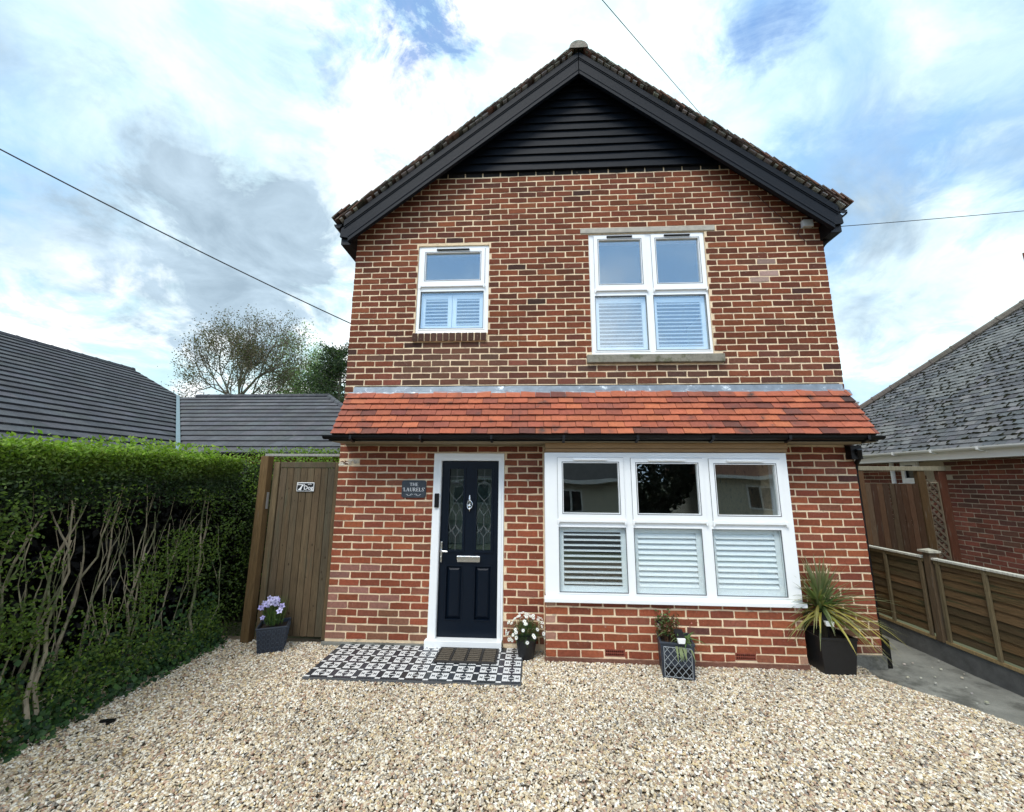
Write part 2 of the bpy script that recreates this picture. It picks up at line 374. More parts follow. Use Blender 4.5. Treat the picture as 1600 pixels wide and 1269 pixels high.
course(mb, 0, WD, z, 0., False, [], lambda x, z: (.016, .015, .015), clip=cl)
for j in range(27):
    z = .1+(26-j)*.075
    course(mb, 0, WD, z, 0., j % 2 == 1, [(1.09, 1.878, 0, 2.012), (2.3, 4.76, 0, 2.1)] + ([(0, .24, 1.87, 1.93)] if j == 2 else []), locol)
for k in range(9):      # a few courses hidden behind the porch roof ends
    course(mb, 0, .12, 2.125+k*.077, 0., k % 2 == 0, [], upcol); course(mb, 5.5, WD, 2.125+k*.077, 0., k % 2 == 0, [], upcol)
mb.build('brickwork', BRICK, shell)
# side faces, plain courses
mb = MB()
for j in range(62):
    z = .05+j*.075; y = .0 if j % 2 else -.11
    while y < 8.1:
        a = max(y, .012)
        if y+.213 > .02:
            for xx, s in ((0., 1), (WD, -1)):
                brick(mb, a, min(y+.213, 8.2), z-.031, z+.031, xx, upcol(1, z) if z > 2.6 else locol(1, z), xf=True, sgn=s)
        y += .225
mb.build('side_brickwork', BRICK, shell)
# rough broken corner brick
mb = MB()
for i in range(26):
    mb.obox((rnd(.02, .22), -.004+rnd(0, .01), rnd(1.875, 1.925)), (rnd(.01, .03), 0, rnd(-.006, .006)), (0, .008, 0), (rnd(-.004, .004), 0, rnd(.003, .009)), random.choice([(.72, .64, .52), (.66, .56, .44), (.6, .5, .4), (.16, .09, .06)]))
mb.build('broken_brick', BRICK, shell)
# concrete footing strip
mb = MB(); mb.box(-.02, 1.07, -.035, .004, -.05, .045, jit=.004); mb.build('footing', CONC, HOUSE, bevel=.004); mb = MB(); mb.box(5.2, WD+.01, -.03, .004, -.12, .055, jit=.004); mb.build('footing', CONC, HOUSE, bevel=.004)
# interior: dark room surfaces so that the panes look into rooms
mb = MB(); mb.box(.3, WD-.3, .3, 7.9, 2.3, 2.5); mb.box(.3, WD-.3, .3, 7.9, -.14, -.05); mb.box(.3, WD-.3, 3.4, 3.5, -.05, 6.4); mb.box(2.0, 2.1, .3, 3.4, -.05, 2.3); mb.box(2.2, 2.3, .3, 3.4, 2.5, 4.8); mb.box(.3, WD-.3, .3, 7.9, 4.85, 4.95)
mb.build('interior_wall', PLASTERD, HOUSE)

# gable weatherboarding
mb = MB(); nb = 14; z0 = 5.545; hb = .113
for i in range(nb):
    a, b = z0+i*hb, z0+(i+1)*hb+.015; b = min(b, APZ-.13)
    if a > APZ-.2: break
    def hw(z): return max(.02, (APZ-.11-z)/SL)
    n = 12; V = []
    for q in range(n+1):
        t = q/n
        w0, w1 = hw(a), hw(b); wv = rnd(-.0025, .0025)
        V += [(APX-w0+2*w0*t, -.045+wv, a+wv), (APX-w1+2*w1*t, -.018, b)]
    k0 = len(mb.v); F = [(2*q, 2*q+2, 2*q+3, 2*q+1) for q in range(n)]
    mb.mesh(V, F); 
    V2 = []
    for q in range(n+1): V2 += [V[2*q], (V[2*q][0], -.0, a+.004)]
    mb.mesh(V2, [(2*q, 2*q+1, 2*q+3, 2*q+2) for q in range(n)])
mb.build('weatherboarding', BLACKW, HOUSE)

# bargeboards
def barge(sg):
    mb = MB(); U = Vector((sg, 0, -SL)).normalized()
    xe = 2.89
    def pt(d, drop): return (APX+sg*d, APZ-SL*d-drop)
    def strip(d0, dr0, dr1, y0, y1, de=xe, foot=0):
        P = [pt(d0, dr0), pt(de, dr0), pt(de, dr1)] + [pt(d0, dr1)]
        if foot: P = [pt(d0, dr0), pt(de, dr0), pt(de+.01, dr0+.10), pt(de-.10, dr1-.02), pt(de-.17, dr1)] + [pt(d0, dr1)]
        mb.prism(P, y0, y1)
    strip(.004, .0, .085, -.222, -.19, 2.86)
    strip(.004, .075, .30, -.208, -.178, 2.895, 1)
    strip(.004, .092, .105, -.216, -.205, 2.86)
    strip(.004, .235, .325, -.216, -.170, 2.80)
    strip(.004, .262, .272, -.222, -.214, 2.80)
    return mb.build('bargeboard', BLACKW, HOUSE, bevel=.003)
barge(-1); barge(1)
# soffit under the verge, side eaves boards
mb = MB()
for sg in (-1, 1):
    def pt(d, drop): return (APX+sg*d, APZ-SL*d-drop)
    mb.prism([pt(.0, .10), pt(2.86, .10), pt(2.86, .125), pt(.0, .125)], -.18, .02)
    mb.prism([pt(2.78, .19), pt(2.90, .09), pt(2.90, .26), pt(2.78, .36)], -.17, 8.3)
mb.build('soffit', BLACKP, HOUSE)
# verge and roof tiles
mb = MB(); gauge = .105; Ls = sqrt(1+SL*SL)
OT = [(.075, .05, .038), (.055, .042, .032), (.10, .06, .04), (.065, .06, .045), (.14, .07, .045)]
for sg in (-1, 1):
    ax = Vector((sg, 0, -SL)).normalized(); nn = Vector((sg*SL, 0, 1)).normalized(); N = 35
    for k in range(N):
        d = k*gauge+.06
        ln = .085
        lift = .062
        if k >= N-3: lift += (k-(N-4))*.012; 
        for q in range(5):
            y0 = -.262+q*.17; y1 = y0+.165 if q < 4 else 8.35
            c = Vector((APX, 0, APZ))+ax*(d*1.0+.05)+nn*(lift+rnd(-.003, .005)); ty = ax*.085-nn*rnd(.006, .012)
            mb.obox(c+Vector((0, (y0+y1)/2+rnd(-.006, .006) if q < 4 else (y0+y1)/2, 0)), ty, (0, (y1-y0)/2, 0), nn*.0075, vary(random.choice(OT), .25))
        c = Vector((APX, -.19, APZ))+ax*(d+.05)+nn*.052      # undercloak tiles
        mb.obox(c, ax*.07-nn*.005, (0, .062, 0), nn*.006, vary(random.choice(OT), .3))
        if random.random() < .8: mb.obox(c+Vector((0, .0, 0))-nn*.014, ax*rnd(.02, .05), (0, .045, 0), nn*.007, vary((.33, .30, .26), .3))
    # boarding that carries the tiles
    a = Vector((APX, 0, APZ)); mb.obox(a+ax*1.85+Vector((0, 4.06, 0))+nn*.02, ax*1.83, (0, 4.2, 0), nn*.025, (.04, .035, .03))
roof = mb.build('roof', OLDTILE, HOUSE)
mb = MB()
for i in range(18):
    y0 = -.27+i*.46; V = []; n = 10
    for yy, r in ((y0, .125), (y0+.455, .118)):
        for j in range(n+1):
            w = pi*j/n; V.append((APX+cos(w)*r*.95, yy, APZ+.0+sin(w)*r*.9))
    mb.mesh(V, [(j, j+1, n+2+j, n+1+j) for j in range(n)], vary((.13, .11, .085), .2))
    mb.face([V[j] for j in range(n+1)], (.25, .22, .18))
mb.build('ridge_tile', OLDTILE, roof, smooth=False)
# eaves gutters and swan neck
def halfpipe(mb, x, z, r, y0, y1, axis='y', n=10, col=(1, 1, 1), t=.006):
    V = []; rr = [(r, 0), (r-t, 0)]
    for yy in (y0, y1):
        for R_ in (r, r-t):
            for j in range(n+1):
                w = pi+pi*j/n; a, b = cos(w)*R_, sin(w)*R_
                V.append((x+a, yy, z+b) if axis == 'y' else (yy, x+a, z+b))
    m = n+1; F = []
    for j in range(n):
        F += [(j, j+1, 2*m+j+1, 2*m+j), (m+j, 3*m+j, 3*m+j+1, m+j+1), (j, m+j, m+j+1, j+1), (2*m+j, 2*m+j+1, 3*m+j+1, 3*m+j)]
    F += [(0, 2*m, 3*m, m), (n, m+n, 3*m+n, 2*m+n)]
    mb.mesh(V, F, col)
for sg, xg in ((-1, -.155), (1, 5.705)):
    mb = MB(); halfpipe(mb, xg, 4.745 if sg < 0 else 4.725, .05, -.20, 8.3)
    mb.prism([(xg-.05, 4.745), (xg+.05, 4.745), (xg+.03, 4.71), (xg, 4.70), (xg-.03, 4.71)], -.204, -.2)
    if sg > 0: mb.tube([(5.70, .0, 4.69), (5.70, .0, 4.60), (5.66, .0, 4.53), (5.60, .03, 4.46), (5.60, .12, 4.40), (5.625, .14, 4.2), (5.625, .14, 2.2)], .034, 10)
    mb.build('gutter', BLACKP, HOUSE, smooth=False)
# house side downpipe standing at the right corner
mb = MB(); mb.tube([(5.56, -.12, 2.05), (5.58, -.08, 1.96), (5.61, .02, 1.90), (5.614, .04, 1.82), (5.614, .04, -.1)], .022, 12)
mb.box(5.596, 5.665, -.005, .08, -.13, .2)
mb.build('downpipe', BLACKP, HOUSE, smooth=False)
# cast corner blocks: sill, lintel, soldier sill
mb = MB(); mb.box(2.81, 4.335, -.055, .03, 3.026, 3.122); mb.build('window_sill', STONE, HOUSE, bevel=.008)
mb = MB(); mb.box(2.775, 4.372, -.012, .03, 4.662, 4.732); mb.build('lintel', STONE_L, HOUSE, bevel=.008)
mb = MB(); x = .775
while x < 1.62:
    brick(mb, x, x+.062, 3.312, 3.408, -.035, vary((.075, .038, .026), .2)); 
    mb.box(x+.002, x+.06, -.033, .02, 3.314, 3.406, vary((.06, .03, .022), .2)); x += .074
mb.build('brick_sill', BRICK, HOUSE); mb = MB(); mb.box(.772, 1.655, -.026, .03, 3.313, 3.411); mb.build('sill_mortar', MORTAR, HOUSE)

# ------------------------------------------------------------------ windows
def louvres(mb, x0, x1, z0, z1, y, n, ang, col=(1, 1, 1)):
    st = .05
    mb.plate(x0, x1, z0, z1, y, y+.028, [(x0+st, x1-st, z0+st*1.3, z1-st*.9)])
    a, b = z0+st*1.3, z1-st*.9; p = (b-a)/n
    for i in range(n):
        zc = a+p*(i+.5); w = .030
        mb.obox(((x0+x1)/2, y+.014, zc), ((x1-x0)/2-st-.002, 0, 0), (0, cos(ang)*w, sin(ang)*w), (0, -sin(ang)*.005, cos(ang)*.005))
def window(outer, uppers, lowers, shut, yf, gl, zs=None, name='window', vents_dark=True):
    x0, x1, z0, z1 = outer
    uz0, uz1 = uppers[0][2], uppers[0][3]
    hol = [(u[0]-.038, u[1]+.038, u[2]-.040, u[3]+.038) for u in uppers]+[(l[0]-.012, l[1]+.012, l[2]-.012, l[3]+.012) for l in lowers]
    mb = MB(); mb.plate(x0+.003, x1-.003, z0, z1-.003, yf, yf+.07, hol)
    fr = mb.build(name, PVC, HOUSE, bevel=.004)
    for u in uppers:
        mb = MB(); mb.plate(u[0]-.044, u[1]+.044, u[2]-.052, u[3]+.043, yf-.014, yf+.03, [(u[0]+.012, u[1]-.012, u[2]+.012, u[3]-.012)])
        mb.plate(u[0], u[1], u[2], u[3], yf-.004, yf+.02, [(u[0]+.010, u[1]-.010, u[2]+.010, u[3]-.010)])
        # meeting rail with sash horns
        zb = u[2]-.052
        mb.box(u[0]-.047, u[1]+.047, yf-.026, yf-.002, zb-.026, zb-.002)
        for xx in (u[0]-.052, u[1]+.032):
            mb.prism([(xx, zb), (xx+.02, zb), (xx+.019, zb-.03), (xx+.012, zb-.05), (xx+.004, zb-.05), (xx, zb-.03)], yf-.03, yf-.004)
        mb.build('sash', PVC, fr, bevel=.003)
        mb = MB(); mb.box(u[0], u[1], yf+.010, yf+.016, u[2], u[3]); mb.build('pane', gl, fr)
        mb = MB(); mb.plate(u[0]-.001, u[1]+.001, u[2]-.001, u[3]+.001, yf-.0155, yf-.003, [(u[0]+.006, u[1]-.006, u[2]+.006, u[3]-.006)]); mb.plate(u[0]-.047, u[1]+.047, u[2]-.05, u[3]+.046, yf-.003, yf-.001, [(u[0]-.043, u[1]+.043, u[2]-.046, u[3]+.042)]); mb.build('gasket', GASK, fr)
        mb = MB(); c = (u[0]+u[1])/2; w = (u[1]-u[0])*.29; zv = u[3]+.022
        mb.box(c-w, c+w, yf-.034, yf-.0145, zv-.008, zv+.008); mb.build('trickle_vent', BLACKP if vents_dark else PVC, fr, bevel=.003)
    for l in lowers:
        mb = MB(); mb.plate(l[0]-.014, l[1]+.014, l[2]-.014, l[3]+.014, yf-.006, yf+.03, [(l[0], l[1], l[2], l[3])]); mb.build('glazing_bead', PVC, fr, bevel=.003)
        mb = MB(); mb.plate(l[0]-.001, l[1]+.001, l[2]-.001, l[3]+.001, yf-.0075, yf+.004, [(l[0]+.005, l[1]-.005, l[2]+.005, l[3]-.005)]); mb.build('gasket', GASK, fr)
        mb = MB(); mb.box(l[0], l[1], yf+.010, yf+.016, l[2], l[3]); mb.build('pane', gl, fr)
    for a, b, c, d, n, ang in shut:
        mb = MB(); louvres(mb, a, b, c, d, yf+.045, n, ang); mb.build('shutter', PVC_IN, fr)
    return fr
window(SMALLW, [(.872, 1.568, 4.09, 4.475)], [(.836, 1.605, 3.482, 3.955)], [(.84, 1.215, 3.475, 3.93, 8, .5), (1.222, 1.60, 3.475, 3.93, 8, .5)], .02, GLASSU)
window(BIGW, [(2.98, 3.503, 3.995, 4.592), (3.66, 4.183, 3.995, 4.592)], [(2.93, 3.527, 3.188, 3.860), (3.606, 4.207, 3.188, 3.860)], [(2.93, 3.53, 3.18, 3.84, 12, .45), (3.605, 4.21, 3.18, 3.84, 12, .45)], .02, GLASSU)
YB = -.24
bay = window((2.312, 4.752, .585, 2.002), [(2.49, 3.075, 1.38, 1.905), (3.24, 3.87, 1.38, 1.90), (4.022, 4.635, 1.375, 1.895)],
             [(2.45, 3.12, .635, 1.252), (3.195, 3.86, .632, 1.25), (3.96, 4.62, .630, 1.248)],
             [(2.45, 3.125, .62, 1.245, 10, .05), (3.19, 3.865, .62, 1.245, 10, .95), (3.955, 4.625, .62, 1.245, 10, .95)], YB, GLASS, name='bay_window', vents_dark=False)
mb = MB(); mb.box(2.30, 4.765, YB-.045, YB+.06, .548, .586); mb.box(2.312, 2.372, YB+.07, -.002, .59, 1.999); mb.box(4.692, 4.752, YB+.07, -.002, .59, 1.999)
mb.build('window_sill', PVC, HOUSE, bevel=.004)
# bay base wall
mb = MB(); mb.plate(2.312, 4.732, -.1, .547, YB+.0015, YB+.12, [(2.875, 3.055, .072, .128), (4.085, 4.27, .072, .128)]); mb.box(2.312, 2.43, YB+.12, 0, -.1, .547); mb.box(4.61, 4.732, YB+.12, 0, -.1, .547); mb.box(2.43, 4.61, YB+.121, YB+.2, -.1, .5)
bw = mb.build('bay_wall', MORTAR, HOUSE)
mb = MB()
for j in range(7):
    z = .0653+(6-j)*.0755+.022-.003
    def bc(x, z):
        c = locol(x, .9)
        if (x < 2.43 or x > 4.65) and j % 2 == 0 and random.random() < .8: c = vary((.36, .20, .14), .2)
        return c
    course(mb, 2.31, 4.734, z, YB, j % 2 == 0, [(2.87, 3.06, .04, .135), (4.08, 4.275, .04, .135)] if j == 6 else [], bc)
mb.box(2.30, 4.745, YB-.012, YB+.02, -.08, .045, (.17, .08, .055), jit=.003)
for j in range(7):
    z = .0653+(6-j)*.0755+.019
    brick(mb, YB+.012, -.01, z-.031, z+.031, 2.31, locol(1, .9), xf=True, sgn=1); brick(mb, YB+.012, -.01, z-.031, z+.031, 4.734, locol(1, .9), xf=True, sgn=-1)
mb.build('brickwork', BRICK, bw)
for xa_ in (2.872, 4.082):
    mb = MB(); H_ = []
    for i in range(9):
        for k in range(2): H_.append((xa_+.011+i*.019, xa_+.024+i*.019, .076+k*.026, .095+k*.026))
    mb.plate(xa_, xa_+.19, .07, .131, YB-.003, YB+.03, H_, (.20, .055, .035)); mb.box(xa_+.003, xa_+.187, YB+.031, YB+.04, .072, .129, (.01, .008, .008))  # near-black backing stands in for the shade inside the holes
    mb.build('air_brick', BRICK, bw)

# ------------------------------------------------------------------ porch roof
PR = empty('porch_roof'); PR.parent = HOUSE
xL, xR = .07, 5.565; T0 = Vector((0, -.055, 2.672)); B0 = Vector((0, -.365, 2.168)); dn = (B0-T0); Lr = dn.length; dn.normalize(); nr = Vector((0, -1, 0)).cross(Vector((1, 0, 0))); nr = Vector((1, 0, 0)).cross(-dn); nr.normalize()
if nr.z < 0: nr = -nr
mb = MB(); nc = 7; gz = Lr/nc; tw = .1655
OR = [(.38, .112, .058), (.34, .100, .054), (.42, .128, .062), (.30, .090, .054), (.26, .083, .054), (.17, .064, .046), (.06, .034, .028)]
for k in range(nc):
    x = xL-(tw/2 if k % 2 else 0)+rnd(-.004, .004); e = (k+1)*gz
    dark = 0
    while x < xR:
        a, b = max(x, xL), min(x+tw, xR); x += tw
        if b-a < .02: continue
        dark = max(0, dark-.35)
        if random.random() < .08: dark = 1
        c = mixc(random.choices(OR, (5, 5, 4, 3, 1.5, .9, .35))[0], (.14, .05, .04), dark*rnd(.3, .9))
        lf = rnd(-.002, .003)
        cc = T0+dn*(e-gz*.62)+nr*(.018+lf); cc.x = (a+b)/2
        mb.obox(cc, ((b-a)/2-.0022, 0, rnd(-.002, .002)), dn*(gz*.64+rnd(-.0018, .0018))+nr*.0125, nr*.0052, vary(c, .10))
mb.build('roof_tiles', CLAYTILE, PR)
mb = MB(); c = (T0+B0)/2; c.x = (xL+xR)/2; mb.obox(c-nr*.006, ((xR-xL)/2-.004, 0, 0), dn*(Lr/2-.01), nr*.012, (.05, .03, .02)); mb.build('roof_board', CLAYTILE, PR)
mb = MB(); mb.prism([(-.34, 2.12), (-.012, 2.12), (-.012, 2.62), (-.07, 2.62)], xL+.005, xR-.005, axis=0); mb.build('roof_core', SOFFIT, PR)
# lead flashing
mb = MB(); n = 60
def pxs(i): return .115+(5.56-.115)*i/n
V = []
for i in range(n+1):
    w = rnd(-.003, .003)
    V += [(pxs(i), -.006, 2.768+w*.6), (pxs(i), -.022, 2.765+w), (pxs(i)-.0, -.034, 2.705+w)]
    x2 = lerp(.075, 5.60, i/n)
    V += [(x2, -.062+w, 2.692), (x2, -.098, 2.622+w*1.3)]
k = 5
mb.mesh(V, [(i*k+j, (i+1)*k+j, (i+1)*k+j+1, i*k+j+1) for i in range(n) for j in range(k-1)])
mb.build('lead_flashing', LEAD, PR)
mb = MB(); x = .115
mb.box(.12, 5.54, -.009, -.004, 2.768, 2.778); mb.build('flashing_joint', BLACKP, PR)
mb = MB(); halfpipe(mb, -.400, 2.158, .038, xL-.045, xR+.012, axis='x'); mb.box(xL-.03, xR+.01, -.352, -.340, 2.108, 2.168)
mb.prism([(-.439, 2.158), (-.361, 2.158), (-.366, 2.136), (-.40, 2.119), (-.434, 2.136)], xL-.058, xL-.054, axis=0); mb.prism([(-.439, 2.158), (-.361, 2.158), (-.366, 2.136), (-.40, 2.119), (-.434, 2.136)], xR+.012, xR+.016, axis=0)
for i in range(8):
    xx = .3+i*.73
    mb.prism([(-.444, 2.16), (-.438, 2.125), (-.40, 2.112), (-.354, 2.115), (-.354, 2.09), (-.40, 2.104), (-.446, 2.12)], xx, xx+.025, axis=0)
mb.box(5.50, 5.61, -.09, -.012, 1.95, 2.09)
mb.build('gutter', BLACKP, PR)
mb = MB(); mb.box(xL, xR, -.338, -.012, 2.102, 2.118); mb.box(xL, 2.3, -.03, -.006, 2.085, 2.101); mb.build('soffit', SOFFIT, PR)
mb = MB(); mb.box(2.32, 4.76, YB-.012, YB+.012, 2.007, 2.04); mb.box(2.32, 4.76, YB-.03, YB+.012, 2.043, 2.10); mb.box(2.32, 4.76, YB+.013, -.012, 2.003, 2.05); mb.build('timber_strip', TIMBER, PR, bevel=.003)

# ------------------------------------------------------------------ front door
DF = MB(); DF.plate(1.093, 1.873, .1, 2.002, -.012, .07, [(1.178, 1.815, .0, 1.922)]); DF.plate(1.14, 1.85, .1, 1.96, -.02, -.013, [(1.172, 1.821, .0, 1.928)])
DF.box(1.075, 1.868, -.07, .06, .018, .098)
door_fr = DF.build('door_frame', PVC, HOUSE, bevel=.004)
GL = [(1.265, 1.425, .965, 1.835), (1.572, 1.735, .965, 1.835)]; PN = [(1.265, 1.425, .275, .80), (1.572, 1.735, .275, .80)]
mb = MB(); mb.plate(1.182, 1.811, .102, 1.918, .030, .075, GL+PN)
for a, b, c, d in GL:
    mb.plate(a-.022, b+.022, c-.022, d+.022, .020, .034, [(a+.002, b-.002, c+.002, d-.002)])
for a, b, c, d in PN:
    mb.plate(a-.012, b+.012, c-.012, d+.012, .024, .032, [(a, b, c, d)])
    e = .035; V = [(a, .052, c), (b, .052, c), (b, .052, d), (a, .052, d), (a+e, .034, c+e), (b-e, .034, c+e), (b-e, .034, d-e), (a+e, .034, d-e)]
    mb.mesh(V, [(0, 1, 5, 4), (1, 2, 6, 5), (2, 3, 7, 6), (3, 0, 4, 7), (4, 5, 6, 7)])
door = mb.build('front_door', DOORP, HOUSE, bevel=.003)
for a, b, c, d in GL:
    mb = MB(); mb.box(a, b, .046, .052, c, d); mb.build('door_glass', PANELG, door)
    mb = MB(); xm = (a+b)/2; y = .043
    def P(*q): mb.tube([(a+(b-a)*u, y, c+(d-c)*w) for u, w in q], .0028, 5)
    def arc(u0, w0, u1, w1, bulge, n=7):
        return [(lerp(u0, u1, t/n)+bulge*sin(pi*t/n), lerp(w0, w1, t/n)) for t in range(n+1)]
    P((.5, 0), (.5, .16)); P((.5, .16), (.28, .22), (.5, .30), (.72, .22), (.5, .16)); P(*arc(0, .20, .5, .30, .05)); P(*arc(1, .20, .5, .30, -.05))
    P((.5, .30), (.5, .42)); P((.5, .42), (.2, .50), (.5, .60), (.8, .50), (.5, .42)); P(*arc(.5, .60, .1, .80, -.25)); P(*arc(.5, .60, .9, .80, .25))
    P((.1, .80), (.5, .84)); P((.9, .80), (.5, .84)); P((.5, .84), (.36, .80), (.5, .76), (.64, .80), (.5, .84)); P((.5, .84), (.5, 1)); P((0, .90), (1, .90)); P((0, .2), (.0, .2001))
    P(*arc(.2, .50, .2, .22, -.2)); P(*arc(.8, .50, .8, .22, .2))
    mb.build('leaded_came', mat('came', (.13, .14, .14), .5), door)
mb = MB(); mb.box(1.20, 1.80, .30, .32, .1, 1.9, (.3, .32, .3)); mb.build('hallway_screen', mat('hall_screen', (.22, .24, .23), .9), door)
mb = MB(); mb.box(1.375, 1.622, .012, .030, .848, .912); mb.box(1.372, 1.625, .004, .016, .868, .908); mb.build('letterbox', CHROME, door, bevel=.004)
mb = MB(); mb.tube([(1.497, .012, 1.548), (1.497, .008, 1.50)], [.006, .012], 10)
mb.tube([(1.497+.030*sin(w)*(1.05 if abs(w) < 2.4 else .8), .0+.004*cos(w), 1.445+.045*cos(w)) for w in [2*pi*i/20 for i in range(21)]], .0065, 8)
mb.lathe((1.497, .012, 1.435), [(.0, -.02), (.016, -.012), (.02, 0), (.016, .012), (0, .02)], 12); mb.tube([(1.497, .010, 1.40), (1.497, .010, 1.375)], [.009, .003], 8); mb.box(1.487, 1.507, .02, .032, 1.40, 1.52)
mb.build('door_knocker', CHROME, door, smooth=False)
mb = MB(); mb.box(1.193, 1.213, .008, .032, .845, 1.055); mb.tube([(1.203, .01, .965), (1.203, -.03, .965), (1.225, -.045, .965), (1.285, -.045, .962)], [.012, .011, .012, .010], 8); mb.lathe((1.203, .006, .90), [(0, .01), (.008, .006), (.008, -.02)], 8)
mb.build('door_handle', CHROME, door, bevel=.003)
mb = MB(); mb.box(1.118, 1.166, -.042, -.014, 1.415, 1.565); mb.build('doorbell', BLACKP, door_fr, bevel=.005)

# ------------------------------------------------------------------ signs with writing
def text_mesh(s, size, ext=.0008):
    cu = bpy.data.curves.new('lettering', 'FONT'); cu.body = s; cu.size = size; cu.align_x = 'CENTER'; cu.align_y = 'CENTER'; cu.extrude = ext; cu.offset = size*.012
    o = bpy.data.objects.new('lettering', cu); COL.objects.link(o)
    me = bpy.data.meshes.new_from_object(o.evaluated_get(bpy.context.evaluated_depsgraph_get())); bpy.data.objects.remove(o); bpy.data.curves.remove(cu)
    return me
SER = {  # serif capitals drawn as strokes (x0,z0,x1,z1,width) in a unit box
 'T': [(.0, .94, .8, .94, .09), (.4, 0, .4, 1, .17), (.25, .03, .55, .03, .06), (.03, .75, .03, .98, .05), (.77, .75, .77, .98, .05)],
 'H': [(.14, 0, .14, 1, .16), (.72, 0, .72, 1, .16), (.14, .52, .72, .52, .07), (0, .03, .28, .03, .06), (0, .97, .28, .97, .06), (.58, .03, .86, .03, .06), (.58, .97, .86, .97, .06)],
 'E': [(.14, 0, .14, 1, .16), (0, .04, .66, .04, .08), (0, .96, .64, .96, .08), (.14, .52, .5, .52, .07), (.64, 0, .64, .22, .05), (.62, .8, .62, 1, .05), (.5, .42, .5, .62, .05)],
 'L': [(.14, 0, .14, 1, .16), (0, .04, .66, .04, .08), (0, .97, .28, .97, .06), (.64, 0, .64, .24, .05)],
 'A': [(.08, 0, .40, 1, .07), (.40, 1, .74, 0, .17), (.2, .34, .62, .34, .06), (0, .03, .2, .03, .06), (.58, .03, .88, .03, .06)],
 'U': [(.14, .28, .14, 1, .16), (.14, .28, .26, .08, .13), (.26, .08, .44, .02, .09), (.44, .02, .6, .1, .09), (.6, .1, .68, .3, .07), (.68, .3, .68, 1, .07), (0, .97, .28, .97, .06), (.55, .97, .82, .97, .06)],
 'R': [(.14, 0, .14, 1, .16), (.14, .95, .42, .95, .07), (.42, .95, .6, .84, .12), (.6, .84, .6, .64, .15), (.6, .64, .42, .52, .11), (.42, .52, .14, .50, .07), (.36, .5, .72, .02, .15), (0, .03, .28, .03, .06), (.62, .03, .84, .03, .06)],
 'S': [(.58, .78, .56, .95, .05), (.54, .88, .34, .97, .07), (.34, .97, .12, .88, .10), (.12, .88, .12, .68, .13), (.12, .68, .50, .40, .15), (.50, .40, .56, .18, .13), (.56, .18, .32, .02, .09), (.32, .02, .08, .14, .07), (.06, .02, .06, .25, .05)],
 "'": [(.06, .75, .1, 1, .1)]}
def serif(mb, s, cx, z0, h, y, sp=.13):
    wd = {'T': .8, 'H': .86, 'E': .68, 'L': .68, 'A': .88, 'U': .82, 'R': .84, 'S': .6, "'": .14}
    tot = sum(wd[c]+sp for c in s)-sp; x = cx-tot*h/2
    for c in s:
        for a, b, d, e, w in SER[c]:
            p, q = Vector((x+a*h, 0, z0+b*h)), Vector((x+d*h, 0, z0+e*h)); t = (q-p); L_ = t.length; t.normalize(); nn_ = Vector((-t.z, 0, t.x))*w*h/2
            mb.obox(((p.x+q.x)/2, y, (p.z+q.z)/2), t*L_/2, (0, .0006, 0), nn_)
        x += (wd[c]+sp)*h
sg = thing('name_plaque', 'dark slate plaque reading THE LAURELS on the brick wall left of the front door', 'house sign')
mb = MB(); x0, x1, z0, z1 = .742, 1.014, 1.515, 1.705; e = .018
mb.prism([(x0+e, z0), (x1-e, z0), (x1, z0+e), (x1, z1-e), (x1-e, z1), (x0+e, z1), (x0, z1-e), (x0, z0+e)], -.016, -.004); mb.build('plaque', SLATE, sg, bevel=.003)
mb = MB(); serif(mb, 'THE', .878, 1.642, .036, -.0172); serif(mb, "'LAURELS'", .878, 1.585, .039, -.0172, .10); mb.build('lettering', WHITEP, sg); mb = MB()
for s in (-1, 1):
    for (dx, r, a0, a1) in ((.022, .014, .3, 3.0), (.052, .016, 3.4, 6.2), (.075, .008, 0, 4.2), (.03, .007, 3., 7.)):
        mb.tube([(.878+s*(dx+r*cos(a0+(a1-a0)*i/8)), -.0172, 1.548+r*.6*sin(a0+(a1-a0)*i/8)) for i in range(9)], .0016, 4)
mb.build('scroll_ornament', WHITEP, sg)

GY = .06
ds = thing('gate_sign', 'small black and white warning sign reading Beware of the Dog fixed to the wooden gate', 'sign')
mb = MB(); mb.box(-.492, -.290, GY-.014, GY-.009, 1.573, 1.672); mb.build('sign_plate', WHITEP, ds, bevel=.002)
mb = MB(); mb.box(-.484, -.298, GY-.0165, GY-.0145, 1.581, 1.664); mb.build('sign_field', BLACKM, ds)
for s, sz, cx, cz in (('Beware', .030, -.441, 1.650), ('of the', .018, -.340, 1.652), ('Dog', .064, -.352, 1.612)):
    me = text_mesh(s, sz); o = bpy.data.objects.new('lettering', me); COL.objects.link(o); me.materials.append(WHITEP)
    o.parent = ds; o.rotation_euler = (pi/2, 0, 0); o.location = (cx, GY-.0178, cz)
mb = MB(); mb.prism([(-.472, 1.585), (-.436, 1.585), (-.434, 1.60), (-.428, 1.615), (-.424, 1.63), (-.418, 1.628), (-.41, 1.634), (-.413, 1.64), (-.424, 1.647), (-.43, 1.64), (-.438, 1.628), (-.45, 1.612), (-.462, 1.6), (-.468, 1.596)], GY-.0185, GY-.0168); mb.build('dog_emblem', WHITEP, ds)

